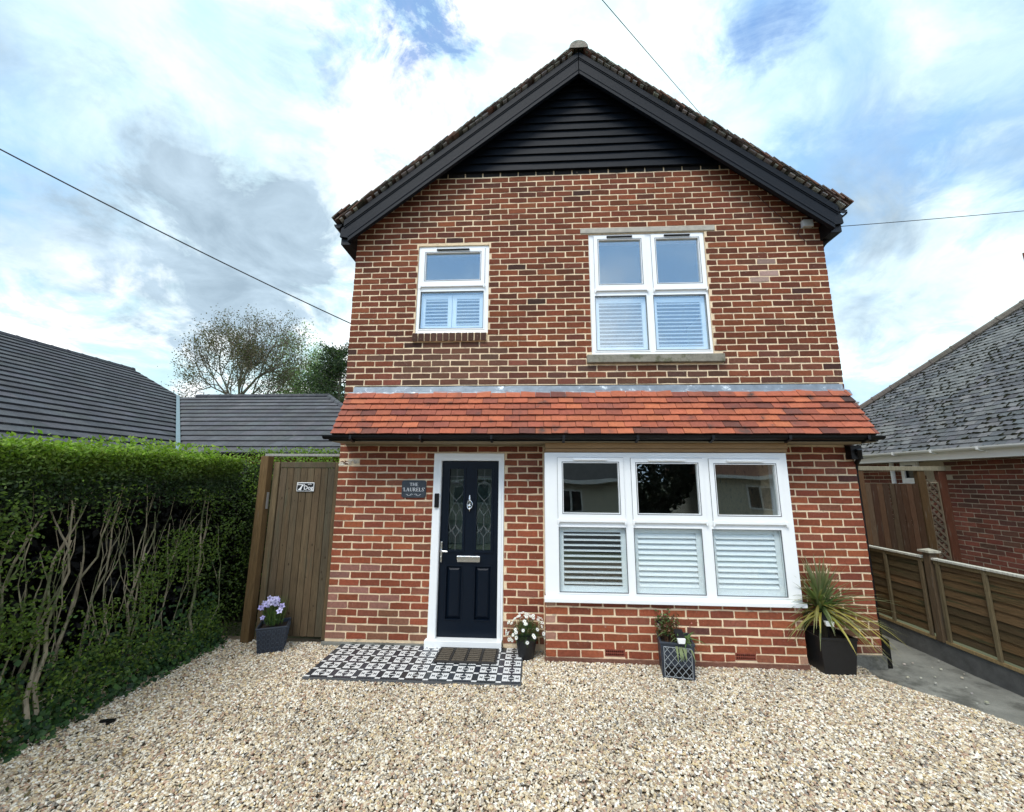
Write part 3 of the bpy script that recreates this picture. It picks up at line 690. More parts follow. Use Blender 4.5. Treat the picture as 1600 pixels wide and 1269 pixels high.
jb = thing('junction_box', 'small pale grey box with a loose cable high on the wall under the right eaves', 'box')
mb = MB(); mb.box(5.362, 5.478, -.055, -.004, 4.655, 4.742); mb.build('housing', GREYPV, jb, bevel=.006)
mb = MB(); mb.tube([(5.36, -.01, 4.70), (5.30, -.012, 4.66), (5.22, -.01, 4.74), (5.10, -.01, 4.86), (4.98, -.012, 5.0), (4.9, -.02, 5.1)], .004, 5); mb.tube([(5.36, -.01, 4.68), (5.31, -.01, 4.60), (5.36, -.012, 4.52), (5.40, -.01, 4.48)], .004, 5)
mb.build('cable', mat('old_cable', (.08, .03, .025), .7), jb)

# ------------------------------------------------------------------ ground
def structure(o, name=None): o['kind'] = 'structure'; return o
mb = MB(); mb.box(-300, 300, -300, 400, -.6, -.13)
structure(mb.build('ground', mat('ground_soil', (.10, .11, .06), .95, var=.4, vs=.6, bump=.02, bs=6)))
# concrete side path
mb = MB(); V = []; nx, ny = 12, 60
for j in range(ny+1):
    for i in range(nx+1):
        x = lerp(4.6, 6.34, i/nx); y = lerp(-4.2, 3.2, j/ny); V.append((x, y, -.062+.012*mnoise.noise(Vector((x*2, y*2, 0)))+.012*(x-5.6)))
mb.mesh(V, [(j*(nx+1)+i, j*(nx+1)+i+1, (j+1)*(nx+1)+i+1, (j+1)*(nx+1)+i) for j in range(ny) for i in range(nx)])
structure(mb.build('path', CONC, smooth=True))
mb = MB()
for i in range(60):
    x, y = rnd(5.45, 6.25), rnd(-2.2, .3)
    if x < 5.7 and y > -.1: continue
    r = rnd(.004, .011); mb.obox((x, y, -.045+.012*(x-5.6)), (r, 0, 0), (0, r*rnd(.5, 1), 0), (0, 0, r*.6), vary((.5, .46, .38), .3))
tag(mb.build('scattered_stones', mat('stray_stone', attr=True, rough=.8)), kind='stuff')
# gravel drive
def edge(y):   # right edge of the gravel, where it spills on to the path
    return 5.42+.53*max(0, -(y+.25))*1.0 + .05*sin(y*5)
def gz_(x, y):
    e = edge(y); d = e-x
    z = .008*mnoise.noise(Vector((x*1.3, y*1.3, 0)))+.004*mnoise.noise(Vector((x*5, y*5, 3)))
    if d < .25: z -= .075*(1-max(0, d)/.25)**1.3
    return z
def inside(x, y):
    if x > edge(y): return False
    if y > -.01 and (x > -.02): return False
    if y > -.25 and 2.31 < x < 4.73: return False
    if .19 < x < 2.09 and -.735 < y < 0: return False
    return True
V = []; F = []; idx = {}; st = .1
mb = MB()
X = [-1.9+st*i for i in range(int(8.9/st)+1)]; Y = [-5.2+st*j for j in range(int(5.5/st)+1)]
for y in Y:
    for x in X: V.append((x, y, gz_(x, y)-.012))
nX = len(X)
for j in range(len(Y)-1):
    for i in range(nX-1):
        xc, yc = X[i]+st/2, Y[j]+st/2
        if xc > edge(yc)+.03 or yc > .22: continue
        F.append((j*nX+i, j*nX+i+1, (j+1)*nX+i+1, (j+1)*nX+i))
mb.mesh(V, F)
structure(mb.build('gravel_bed', mat('gravel_fines', (.25, .20, .14), .95, var=.5, vs=90, bump=.01, bs=120), smooth=True))
# individual stones: points carry position, instanced by geometry nodes
def stone_material():
    m = bpy.data.materials.new('gravel_stone'); m.use_nodes = True; t = NT(m.node_tree); m.node_tree.nodes.clear()
    b = t.n('ShaderNodeBsdfPrincipled'); o = t.n('ShaderNodeOutputMaterial'); t.l(b.outputs[0], o.inputs[0])
    r = t.n('ShaderNodeObjectInfo').outputs['Random']
    cr = t.n('ShaderNodeValToRGB'); t.l(r, cr.inputs[0]); cr.color_ramp.interpolation = 'CONSTANT'
    cols = [(0, (.58, .49, .35)), (.15, (.75, .69, .56)), (.29, (.48, .38, .25)), (.43, (.82, .79, .70)), (.54, (.36, .30, .23)), (.66, (.62, .49, .28)), (.76, (.38, .25, .17)), (.83, (.23, .21, .18)), (.89, (.65, .58, .44)), (.96, (.44, .29, .20))]
    el = cr.color_ramp.elements; el[0].position = 0; el[0].color = (*cols[0][1], 1); el[1].position = cols[1][0]; el[1].color = (*cols[1][1], 1)
    for p, c in cols[2:]: e_ = el.new(p); e_.color = (*c, 1)
    nz = t.mr(t.noise(t.n('ShaderNodeTexCoord').outputs['Object'], 70, 5, .6), .3, .7, .72, 1.2)
    loc = t.n('ShaderNodeNewGeometry').outputs['Position']
    nz = t.math('MULTIPLY', nz, t.mr(t.noise(loc, 1.1, 5, .6, .5), .3, .7, .80, 1.12))
    cc = t.n('ShaderNodeCombineXYZ')
    for i in range(3): t.l(nz, cc.inputs[i])
    t.l(t.mix(1., cr.outputs[0], cc.outputs[0], 'MULTIPLY'), b.inputs['Base Color']); b.inputs['Roughness'].default_value = .55; b.inputs['Specular IOR Level'].default_value = .4
    return m
STM = stone_material()
random.seed(11)
PV = []
area = [(-1.75, 7.2, -4.6, .12, 0)]
def add_pts(n, x0, x1, y0, y1, zo):
    k = 0
    while k < n:
        x, y = rnd(x0, x1), rnd(y0, y1); k += 1
        if not inside(x, y): continue
        if x < -.02 and y > .05+.0: continue
        e = edge(y)
        if x > e-.12 and random.random() < .55: continue
        PV.append((x, y, gz_(x, y)+zo*random.random()))
DENS = 8400
add_pts(int(DENS*8.9*2.9), -1.75, 7.15, -2.8, .1, .012)
add_pts(int(1700*8.9*1.8), -1.75, 7.15, -4.6, -2.8, .010)
add_pts(700, -1.75, 7.15, -4.0, .0, .022)
me = bpy.data.meshes.new('gravel'); me.from_pydata(PV, [], []); go = bpy.data.objects.new('gravel', me); COL.objects.link(go); go['kind'] = 'stuff'
me.materials.append(STM)
g = bpy.data.node_groups.new('gravel_nodes', 'GeometryNodeTree')
g.interface.new_socket('Geometry', in_out='INPUT', socket_type='NodeSocketGeometry'); g.interface.new_socket('Geometry', in_out='OUTPUT', socket_type='NodeSocketGeometry')
G = NT(g); gi = G.n('NodeGroupInput'); gout = G.n('NodeGroupOutput')
ico = G.n('GeometryNodeMeshIcoSphere'); ico.inputs['Radius'].default_value = .0080; ico.inputs['Subdivisions'].default_value = 2
sp = G.n('GeometryNodeSetPosition'); G.l(ico.outputs[0], sp.inputs['Geometry'])
nn3 = G.n('ShaderNodeTexNoise'); nn3.inputs['Scale'].default_value = 70; nn3.inputs['Detail'].default_value = 1
nv = G.n('ShaderNodeVectorMath', operation='SUBTRACT'); G.l(nn3.outputs[1], nv.inputs[0]); nv.inputs[1].default_value = (.5, .5, .5)
ns = G.n('ShaderNodeVectorMath', operation='SCALE'); G.l(nv.outputs[0], ns.inputs[0]); ns.inputs['Scale'].default_value = .013; G.l(ns.outputs[0], sp.inputs['Offset'])
sm = G.n('GeometryNodeSetMaterial'); sm.inputs['Material'].default_value = STM; G.l(sp.outputs[0], sm.inputs[0])
mp_ = G.n('GeometryNodeMeshToPoints'); G.l(gi.outputs[0], mp_.inputs[0])
ip = G.n('GeometryNodeInstanceOnPoints'); G.l(mp_.outputs[0], ip.inputs['Points']); G.l(sm.outputs[0], ip.inputs['Instance'])
rv = G.n('FunctionNodeRandomValue', data_type='FLOAT_VECTOR'); rv.inputs[0].default_value = (-.6, -.6, -3.14); rv.inputs[1].default_value = (.6, .6, 3.14)
e2 = G.n('FunctionNodeEulerToRotation'); G.l(rv.outputs[0], e2.inputs[0]); G.l(e2.outputs[0], ip.inputs['Rotation'])
rs = G.n('FunctionNodeRandomValue', data_type='FLOAT_VECTOR'); rs.inputs[0].default_value = (.65, .5, .35); rs.inputs[1].default_value = (1.75, 1.2, .85); rs.inputs['Seed'].default_value = 5
G.l(rs.outputs[0], ip.inputs['Scale']); G.l(ip.outputs[0], gout.inputs[0])
md = go.modifiers.new('stones', 'NODES'); md.node_group = g
random.seed(21)

# patterned tile doorstep
mb = MB(); x0, x1, y0, y1 = .20, 2.08, -.73, -.012; zt = .030
mb.box(x0-.008, x1+.006, y0-.008, y1, -.06, zt-.004, (.10, .105, .11))
WT = (.68, .69, .68); BK = (.035, .04, .05)
nxp, nyp = 9, 5; pw, ph = (x1-x0)/nxp, (y1-y0)/nyp
def tq(a, b, c, d, col, dz): mb.face([(a, c, zt+dz), (b, c, zt+dz), (b, d, zt+dz), (a, d, zt+dz)], col)
for i in range(nxp):
    for j in range(nyp):
        X0, Y0 = x0+i*pw, y0+j*ph; bk = vary(BK, .3)
        u = lambda t: X0+t*pw
        v = lambda t: Y0+t*ph
        tq(u(.006), u(.994), v(.006), v(.994), bk, 0)
        tq(u(.0), u(.22), v(.0), v(.17), WT, .0012)         # white corner squares between bars
        for c0 in (.24, .76):
            a, b = (u(.24), u(.48)) if c0 < .5 else (u(.74), u(.98))
            tq(a, b, v(.20), v(.97), WT, .0012)
            cx = (a+b)/2; s_ = pw*.06; cy = v(.585); hh = ph*.13
            tq(cx-s_, cx-s_*.45, cy-hh, cy+hh, bk, .002); tq(cx+s_*.45, cx+s_, cy-hh, cy+hh, bk, .002); tq(cx-s_, cx+s_, cy-hh*.3, cy+hh*.3, bk, .0024)
        a, b = u(.49), u(.73); cx = (a+b)/2             # middle: white triangles and bars
        for (p, q) in (((a, v(.20)), (b, v(.20))), ((b, v(.97)), (a, v(.97)))):
            s2 = 1 if q[1] < v(.5) else -1
            mb.face([(p[0], p[1], zt+.0012), (lerp(p[0], q[0], .42), p[1], zt+.0012), (p[0], p[1]+s2*ph*.26, zt+.0012)], WT)
            mb.face([(q[0], q[1], zt+.0012), (q[0], q[1]+s2*ph*.26, zt+.0012), (lerp(p[0], q[0], .58), q[1], zt+.0012)], WT)
        tq(a, b, v(.55), v(.62), WT, .0012)
structure(mb.build('tiled_path', mat('cement_tile', attr=True, rough=.4, var=.12, vs=30)))

# doormat
dm = thing('doormat', 'brown ribbed coir doormat with black rubber frame below the front door', 'doormat')
mb = MB(); mx0, mx1, my0, my1 = 1.26, 1.845, -.40, -.085; z = .034
mb.box(mx0, mx1, my0, my1, z, z+.008); mb.plate(0, 0, 0, 0, 0, 0)
for i in range(5): x = lerp(mx0, mx1-.014, i/4); mb.box(x, x+.014, my0+.001, my1-.001, z+.009, z+.017)
for y in (my0, my1-.012): mb.box(mx0+.001, mx1-.001, y, y+.012, z+.009, z+.0165)
mb.build('rubber_frame', RUB, dm, bevel=.002)
mb = MB()
for i in range(4):
    a = lerp(mx0, mx1-.014, i/4)+.02; b = lerp(mx0, mx1-.014, (i+1)/4)-.006
    for k in range(7):
        y = my0+.022+k*.041; pts = [(lerp(a, b, t/6), y+.01*sin(t/6*pi), z+.014) for t in range(7)]; mb.tube(pts, .009, 6)
mb.build('coir_ribs', MATC, dm)

# ------------------------------------------------------------------ plants helpers
def blade(mb, p, d, L, w, droop, col, n=6, curl=0, fold=.25, colt=None):
    """strap leaf: starts at p in direction d, bends down by droop"""
    p = Vector(p); d = Vector(d).normalized(); V = []
    side = d.cross(Vector((0, 0, 1)));
    if side.length < .01: side = Vector((1, 0, 0))
    side.normalize()
    for i in range(n+1):
        t = i/n; ww = w*(1-t)**.7*(.55+1.2*t*(1-t)*1.6) if t < 1 else .0008
        nrm = side.cross(d).normalized()
        V += [p-side*ww+nrm*ww*fold, p-nrm*ww*fold*.2, p+side*ww+nrm*ww*fold]
        d = (d+Vector((0, 0, -1))*droop/n+side*curl/n).normalized(); p = p+d*L/n
    for i in range(n):
        c = mixc(col, colt, i/n) if colt else col
        mb.mesh([V[i*3], V[i*3+1], V[i*3+4], V[i*3+3]], [(0, 1, 2, 3)], c); mb.mesh([V[i*3+1], V[i*3+2], V[i*3+5], V[i*3+4]], [(0, 1, 2, 3)], c)
def leaf(mb, p, s, col, nrm=None, asp=.5):
    a = Vector((rnd(-1, 1), rnd(-1, 1), rnd(-1, 1))).normalized()
    if nrm is None: nrm = Vector((rnd(-1, 1), rnd(-1, 1), rnd(-.3, 1)))
    b = Vector(nrm).cross(a)
    if b.length < .01: return
    b.normalize(); p = Vector(p); a = a*s; b = b*s*asp
    mb.face([p-a, p-b*1., p+a*.9, p+b*1.], col)
def petals(mb, c, nrm, r, n, col, ctr, w=.42):
    c = Vector(c); nrm = Vector(nrm).normalized(); a = nrm.orthogonal().normalized(); b = nrm.cross(a); ph = rnd(0, 6)
    for i in range(n):
        t = ph+2*pi*i/n; e = a*cos(t)+b*sin(t); f = -a*sin(t)+b*cos(t); k = vary(col, .08)
        mb.face([c+e*r*.12, c+e*r*.55-f*r*w*.5+nrm*r*.1, c+e*r+nrm*r*rnd(-.05, .15), c+e*r*.55+f*r*w*.5+nrm*r*.1], k)
    mb.mesh([c+nrm*r*.12+(a*cos(t)+b*sin(t))*r*.2 for t in [2*pi*i/7 for i in range(7)]], [tuple(range(7))], ctr)
def sqpot(name, cx, cy, wt, wb, h, matl, parent, rim=.012, z=0.):
    mb = MB(); a, b = wt/2, wb/2
    def ring(w, z): return [(cx-w, cy-w, z), (cx+w, cy-w, z), (cx+w, cy+w, z), (cx-w, cy+w, z)]
    R = [ring(b, z-.01), ring(a, z+h-rim*1.6), ring(a+rim*.5, z+h-rim*1.5), ring(a+rim*.5, z+h), ring(a-rim, z+h), ring(a-rim*1.3, z+h-.05)]
    V = [p for r in R for p in r]; F = [(0, 3, 2, 1)]
    for k in range(len(R)-1):
        for i in range(4): F.append((k*4+i, k*4+(i+1) % 4, k*4+4+(i+1) % 4, k*4+4+i))
    mb.mesh(V, F); o = mb.build(name, matl, parent, bevel=.004)
    mb = MB(); mb.face(ring(a-rim*1.3, z+h-.035)); mb.build('soil', SOIL, parent)
    return o

def recentre(root, c, rz):
    Mx = Matrix.Translation((-c[0], -c[1], 0))
    def go_(o):
        for ch in o.children:
            ch.data.transform(Mx); go_(ch)
    go_(root); root.location = (c[0], c[1], 0); root.rotation_euler.z = rz
# purple flowers in grey planter
PP = thing('potted_plant', 'purple flowered plant in a square dark grey embossed planter standing before the wooden gate', 'potted plant')
px, py = -.505, -.105; pot = sqpot('pot', px, py, .272, .215, .245, POTG, PP, rim=.010)
mb = MB()
for face in range(2):
    for i in range(6):
        for k in range(5):
            hz_ = .028+k*.043; w = lerp(.215, .272, hz_/.245)/2; u_ = -w*.86+i*w*1.72/5
            pts = []
            for q in range(9):
                t = 2*pi*q/8; uu = u_+.017*cos(t); zz_ = hz_+.022*sin(t); pts.append((px+uu, py-w-.003-(.003), zz_) if face == 0 else (px+w+.006, py+uu, zz_))
            mb.tube(pts, .0026, 4)
mb.build('embossing', mat('emboss', (.045, .058, .078), .5), pot)
mb = MB()
for i in range(170):
    a = rnd(0, 2*pi); r = rnd(0, .085); g_ = random.choice([(.09, .16, .035), (.13, .20, .05), (.06, .11, .03)])
    blade(mb, (px+r*cos(a), py+r*sin(a), .24), (cos(a)*.22, sin(a)*.22, 1), rnd(.14, .27), .0035, .15, vary(g_, .25), 4)
for i in range(120):
    a = rnd(0, 2*pi); r = rnd(0, .11); leaf(mb, (px+r*cos(a)-.02, py+r*sin(a)-.02, .25+rnd(0, .12)), rnd(.012, .022), vary((.06, .11, .035), .3))
mb.build('foliage', LEAF, PP)
for i in range(24):
    a = rnd(0, 2*pi); r = rnd(.01, .145)
    if i < 3: c = ((-.10, -.08, .33), (.05, -.1, .385), (-.13, -.05, .42))[i]
    else: c = (r*cos(a)*1.0, r*sin(a)*.75, .46+rnd(-.03, .045)-abs(r*cos(a)+.03)*.25)
    mb = MB(); petals(mb, (px+c[0], py+c[1], c[2]), (rnd(-.5, .7), -1, rnd(.1, .9)), rnd(.026, .036), 5, random.choice([(.52, .47, .82), (.42, .38, .72), (.62, .58, .88)]), (.12, .10, .25), .75)
    mb.tube([(px+c[0], py+c[1]+.004, c[2]), (px+c[0]*.6, py+c[1]*.6, .26)], .0016, 4, (.07, .12, .03)); mb.build('flower', PETAL, PP)

recentre(PP, (px, py), .42); PP.location.x += .02; PP.location.y -= .02
# daisies in round black pot
DP = thing('potted_plant', 'white daisies in a round black pot between the door and the bay window', 'potted plant')
px, py, pz = 2.12, -.17, .0
mb = MB(); mb.lathe((px, py, pz), [(0, .0), (.075, .0), (.10, .17), (.108, .17), (.108, .19), (.098, .19), (.094, .165), (0, .16)], 24); mb.build('pot', POTB, DP, smooth=False)
mb = MB()
for i in range(800):
    a, b = rnd(0, 2*pi), rnd(.0, 1); th = math.acos(1-b*1.1); r = rnd(.6, 1)*.175
    p = Vector((px+r*sin(th)*cos(a)*.98, py+r*sin(th)*sin(a)*.8, .20+r*cos(th)*.98)); d = (p-Vector((px, py, .16))).normalized()
    blade(mb, p-d*.03, d+Vector((rnd(-.5, .5), rnd(-.5, .5), rnd(-.2, .5))), rnd(.03, .06), .0028, .4, vary(random.choice([(.07, .13, .045), (.10, .17, .06), (.045, .09, .035)]), .25), 3)
mb.build('foliage', LEAF, DP)
for i in range(74):
    a = rnd(0, 2*pi); b = rnd(0, 1); th = math.acos(1-b*1.05); r = .185+rnd(-.012, .016)
    if random.random() < .25: r += .015
    p = Vector((px+r*sin(th)*cos(a)*1.05, py+r*sin(th)*sin(a)*.8, .205+r*cos(th)))
    if p.y > -.01: continue
    d = (p-Vector((px, py, .17))).normalized()+Vector((rnd(-.3, .3), -.45, rnd(-.1, .4)))
    mb = MB(); petals(mb, p, d, rnd(.017, .023), 11, (.86, .86, .84), (.42, .26, .03), .38); mb.tube([p-d.normalized()*.002, p-Vector((0, 0, .05))*.9+Vector((px, py, p.z))*.0], .0014, 4, (.06, .11, .03)); mb.build('flower', PETAL, DP)

# lattice planter below the bay
LP_ = thing('potted_plant', 'mixed leafy plant in square planter with silver lattice front below the bay window', 'potted plant')
px, py, w = 3.49, -.365, .255
pot = sqpot('pot', px, py, .285, .265, .30, POTG, LP_, rim=.012)
mb = MB(); f = py-.1365-.004; x0, x1, z0, z1 = px-.115, px+.115, .022, .262
for a in ((x0, z0, x1, z0), (x0, z1, x1, z1), (x0, z0, x0, z1), (x1, z0, x1, z1)): mb.tube([(a[0], f-.004*(a[1]/.3), a[1]), (a[2], f-.008*(a[3]/.3), a[3])], .0034, 5)
n_ = 4; 
for i in range(-n_, n_+1):
    for s in (1, -1):
        c_ = i*(x1-x0)/n_*1.0; pts = []
        for t in range(41):
            zz_ = lerp(z0, z1, t/40); xx = (x0+x1)/2+c_+s*(zz_-(z0+z1)/2)*.86
            if x0 <= xx <= x1: pts.append((xx, f-.006*(zz_/.3), zz_))
        if len(pts) > 2: mb.tube([pts[0], pts[-1]], .003, 5)
mb.build('lattice', LATT, pot)
mb = MB(); mb.box(x0, x1, f+.004, f+.0075, z0, z1); mb.build('lattice_backing', BLACKP, pot)
mb = MB()
for i in range(34):
    a = rnd(-.5, 2*pi-.5); d = (cos(a)*.8+.35, sin(a)*.8-.15, rnd(.5, 1.3)); blade(mb, (px+.03+rnd(-.05, .07), py+rnd(-.05, .05), .27), d, rnd(.14, .26), rnd(.010, .017), rnd(.9, 1.9), vary(random.choice([(.10, .17, .05), (.14, .22, .08), (.20, .26, .12)]), .2), 6)
for i in range(26):
    x_, y_ = px-.07+rnd(-.08, .1), py+rnd(-.06, .06); h = rnd(.12, .30); top = (x_+rnd(-.05, .05), y_+rnd(-.03, .03), .27+h)
    mb.tube([(x_, y_, .26), ((x_+top[0])/2+.01, y_, .27+h*.5), top], .0022, 4, (.12, .06, .03))
    for q in range(int(h*90)):
        t = rnd(.2, 1); p = (lerp(x_, top[0], t)+rnd(-.02, .02), lerp(y_, top[1], t)+rnd(-.02, .02), .27+h*t)
        leaf(mb, p, rnd(.010, .020), vary(random.choice([(.10, .13, .04), (.16, .09, .045), (.12, .05, .03), (.09, .15, .05)]), .3))
for i in range(10):
    p = (px+.12+rnd(-.02, .1), py+rnd(-.05, .05), .40+rnd(0, .14)); leaf(mb, p, .010, (.45, .15, .13))
for i in range(9): blade(mb, (px+rnd(-.02, .1), py-.09, .28), (rnd(-.2, .8), -1, .5), rnd(.13, .2), .014, 2.6, vary((.26, .30, .15), .15), 6)
mb.build('foliage', LEAF, LP_)

bpy.context.view_layer.update(); recentre(LP_, (px, py), -.17); LP_.location.y -= .01
# cordyline in tall black planter
CP = thing('potted_plant', 'spiky green and yellow cordyline in a large black square planter by the right corner', 'potted plant')
px, py = 4.955, -.195
sqpot('pot', px, py, .325, .27, .32, POTB, CP, rim=.012)
mb = MB(); cz = .52; cx, cy = px-.02, py
mb.tube([(px, py, .27), (cx, cy, cz)], [.03, .022], 8, (.10, .08, .05))
for i in range(185):
    a = rnd(0, 2*pi); el_ = rnd(-.25, 1.45); L_ = rnd(.30, .50); d = Vector((cos(a)*cos(el_), sin(a)*cos(el_)*.7, sin(el_)))
    if d.y > .3 and el_ < .6: d.y *= -.6
    if d.x > .2 and el_ < .5: L_ *= 1.32
    c = random.choice([(.13, .19, .07), (.09, .15, .05), (.17, .23, .09), (.10, .17, .08), (.16, .13, .06)])
    if el_ < .25 and random.random() < .6: c = (.38, .33, .08)
    blade(mb, (cx+rnd(-.015, .015), cy+rnd(-.015, .015), cz+rnd(-.05, .06)), d, L_, rnd(.011, .018), rnd(.2, .9) if el_ > .3 else rnd(.5, 1.1), vary(c, .2), 6, colt=vary((.20, .20, .10), .2))
for (dx, dy, dz, L_) in ((.02, -.5, .0, .42), (.22, -.55, .1, .46), (.6, -.45, .15, .48), (.9, -.3, .25, .5), (.12, -.45, -.1, .34), (.75, -.4, .0, .5), (1., -.2, .1, .56), (-.3, -.4, .1, .3), (.5, -.6, .2, .5), (.9, -.5, .1, .58), (.7, -.55, .3, .6), (1., -.35, .35, .6), (.8, -.6, .2, .55)):
    blade(mb, (cx, cy, cz), (dx, dy, dz), L_*1.12, .017, 1.25, random.choice([(.62, .44, .05), (.40, .40, .09), (.55, .45, .10)]), 8, colt=(.50, .42, .12))
for (dx, dy, dz) in ((1, -.3, .35), (.35, -.6, .0)):
    blade(mb, (cx, cy, cz+.02), (dx, dy, dz), .62, .004, 1.15, (.6, .55, .42), 8)
mb.build('foliage', LEAF, CP)

# solar lights
def solar(loc, label, s=1., tilt=.5, yaw=0., white=(.8, .8, .78)):
    t = thing('solar_light', label, 'garden light', 'solar garden lights', loc); t.rotation_euler.z = yaw
    k = MB(); k.obox((0, .02, .035), (.042*s, 0, 0), (0, .045*s*cos(tilt), .045*s*sin(tilt)*1.2), (0, -.008*sin(tilt), .008*cos(tilt))); k.build('solar_panel', BLACKP, t, bevel=.003)
    k = MB(); k.prism([(-.040*s, .012), (.040*s, .012), (.031*s, -.028), (-.031*s, -.028)], -.045*s, -.012*s); k.build('lamp_head', WHITEP, t, bevel=.003)
    k = MB(); k.tube([(0, 0, -.02), (0, .01, -.20)], .007, 8); k.build('stake', BLACKP, t); return t
solar((3.495, -.515, .335), 'white fronted solar spotlight stuck in the lattice planter under the bay window', .9)
solar((4.905, -.315, .445), 'black solar spotlight with silver front among the cordyline leaves', .95, .9, -.15)
t = thing('solar_light', 'small black capped stake light at the left back of the lattice planter', 'garden light', 'solar garden lights', (3.375, -.33, .40))
k = MB(); k.lathe((0, 0, 0), [(0, .035), (.034, .033), (.036, .012), (.032, .008), (0, .008)], 14); k.build('cap', BLACKP, t)
k = MB(); k.lathe((0, 0, 0), [(.026, .008), (.019, -.05), (0, -.05)], 14); k.build('diffuser', mat('frosted', (.45, .38, .32), .3), t)
k = MB(); k.tube([(0, 0, -.05), (0, 0, -.14)], .006, 8); k.build('stake', BLACKP, t)

# ------------------------------------------------------------------ gate and left side
GT = thing('garden_gate', 'tall weathered brown boarded gate between hedge and brick house', 'gate')
GC = [(.105, .078, .047), (.10, .075, .046), (.115, .083, .048), (.095, .074, .047), (.11, .078, .044)]
mb = MB(); x = -.712; n_ = 8; bw_ = (.645)/n_
for i in range(n_):
    c = vary(random.choice(GC), .09); mb.box(x+.0025, x+bw_-.0025, GY, GY+.02, .055, 1.835, c); mb.box(x-.003, x+.003, GY+.008, GY+.016, .055, 1.835, (.02, .016, .01)); x += bw_
mb.build('board_panel', GATEW, GT, bevel=.004)
mb = MB()
for i in range(30):      # knots and nail heads
    xk, zk, r = rnd(-.70, -.08), rnd(.1, 1.8), rnd(.003, .009); V = [(xk+cos(t)*r, GY-.0012, zk+sin(t)*r*1.7) for t in [2*pi*q/8 for q in range(8)]]; mb.mesh(V, [tuple(range(8))], (.045, .030, .016))
for i in range(8):
    for zk in (.16, .95, 1.75):
        xk = -.712+.0806*(i+.5); V = [(xk+cos(t)*.003, GY-.0014, zk+sin(t)*.003) for t in [2*pi*q/6 for q in range(6)]]; mb.mesh(V, [tuple(range(6))], (.03, .028, .026))
tag(mb.build('knots', GATEW, GT), kind='stuff')
mb = MB(); mb.box(-.712, -.067, GY-.006, GY+.022, 1.838, 1.902, vary(GC[1], .1)); mb.build('top_rail', GATEW, GT, bevel=.004)
mb = MB(); mb.box(-.79, -.722, GY-.012, GY+.03, .03, 1.90, (.15, .11, .06)); mb.box(-.064, -.008, GY-.012, GY+.03, .03, 1.90, (.12, .085, .045)); mb.build('stile', GATEW, GT, bevel=.004)
mb = MB(); mb.box(-.812, -.797, GY-.05, GY-.025, 1.38, 1.56, (1, 1, 1)); mb.build('latch_plate', mat('galvanised', (.42, .42, .40), .5, metal=.6), GT)
mb = MB(); mb.box(-.90, -.81, GY-.09, GY+.01, -.05, 1.965, (.135, .085, .038)); tag(mb.build('gate_post', POSTW, bevel=.005), 'thick orange brown timber post holding the gate beside the hedge', 'post')
mb = MB(); mb.box(-.93, -.012, GY+.02, GY+.06, 1.968, 1.998, (.30, .29, .26)); tag(mb.build('cross_beam', POSTW, bevel=.004), 'weathered grey timber beam spanning above the garden gate', 'beam')

HX = -1.14
HG = [(.045, .085, .018), (.065, .115, .022), (.10, .17, .03), (.03, .06, .014)]
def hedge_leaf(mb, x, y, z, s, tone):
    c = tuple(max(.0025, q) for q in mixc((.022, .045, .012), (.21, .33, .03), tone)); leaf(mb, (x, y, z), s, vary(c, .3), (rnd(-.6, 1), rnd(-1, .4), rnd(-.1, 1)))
HD = thing('hedge', 'overgrown green hedge with bare pale stems along the left of the gravel drive', 'hedge')
mb = MB()
def face_x(y, z): return HX+.09*mnoise.noise(Vector((y*1.8, z*1.8, 0)))+.05*mnoise.noise(Vector((y*5, z*5, 4)))
def top_z(y): return 1.93+.06*mnoise.noise(Vector((y*2.5, 1, 0)))+.05*mnoise.noise(Vector((y*9, 4, 0)))
for i in range(44000):       # dense crown
    y = rnd(-4.6, .02); z = top_z(y)-abs(random.gauss(0, .18))-.0
    dp = abs(random.gauss(0, .10)); x = face_x(y, z)+.03-dp
    low = 1.46+.34*mnoise.noise(Vector((y*1.4, 7, 0)))+.16*mnoise.noise(Vector((y*4.5, 2, 0)))
    if z < low and random.random() < .95: continue
    tone = max(0, min(1, (z-1.66)/.27))**1.2*rnd(.45, 1.1)  # light on the hedge top painted in: leaves brighten with height
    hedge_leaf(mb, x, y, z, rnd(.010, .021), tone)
for i in range(9000):      # top surface, its lit tone painted into the leaf colour
    y = rnd(-4.6, .02); x = rnd(HX-.85, HX+.02); hedge_leaf(mb, x, y, top_z(y)+rnd(-.04, .03), rnd(.010, .02), rnd(.5, 1))
for i in range(2600):        # shoots above the top
    y = rnd(-4.6, .0); x = rnd(HX-.5, HX+.02); h = abs(random.gauss(0, .035))*(1+1.2*mnoise.noise(Vector((y*6, 2, 2))))
    if -1.35 < y < -.15: h = rnd(.0, .13)
    hedge_leaf(mb, x, y, top_z(y)+h, rnd(.014, .028), rnd(.6, 1))
cl = [(rnd(-4.4, -.1), rnd(.15, 1.6), rnd(.06, .20)) for i in range(52)]+[(-1.95+rnd(-.22, .15), rnd(.3, 1.7), rnd(.08, .2)) for i in range(14)]+[(-.95+rnd(-.12, .12), rnd(.2, 1.0), rnd(.06, .16)) for i in range(9)]+[(rnd(-4, 0), rnd(.05, .45), rnd(.08, .18)) for i in range(26)]
for cy_, cz_, r in cl:      # sparse leaf clumps on the bare face
    for i in range(int(1100*r)):
        a = Vector((rnd(-1, 1), rnd(-1, 1), rnd(-1, 1)))*r
        hedge_leaf(mb, face_x(cy_, cz_)+.02+a.x*.7, min(cy_+a.y, .02), cz_+a.z, rnd(.009, .019), rnd(.08, .5))
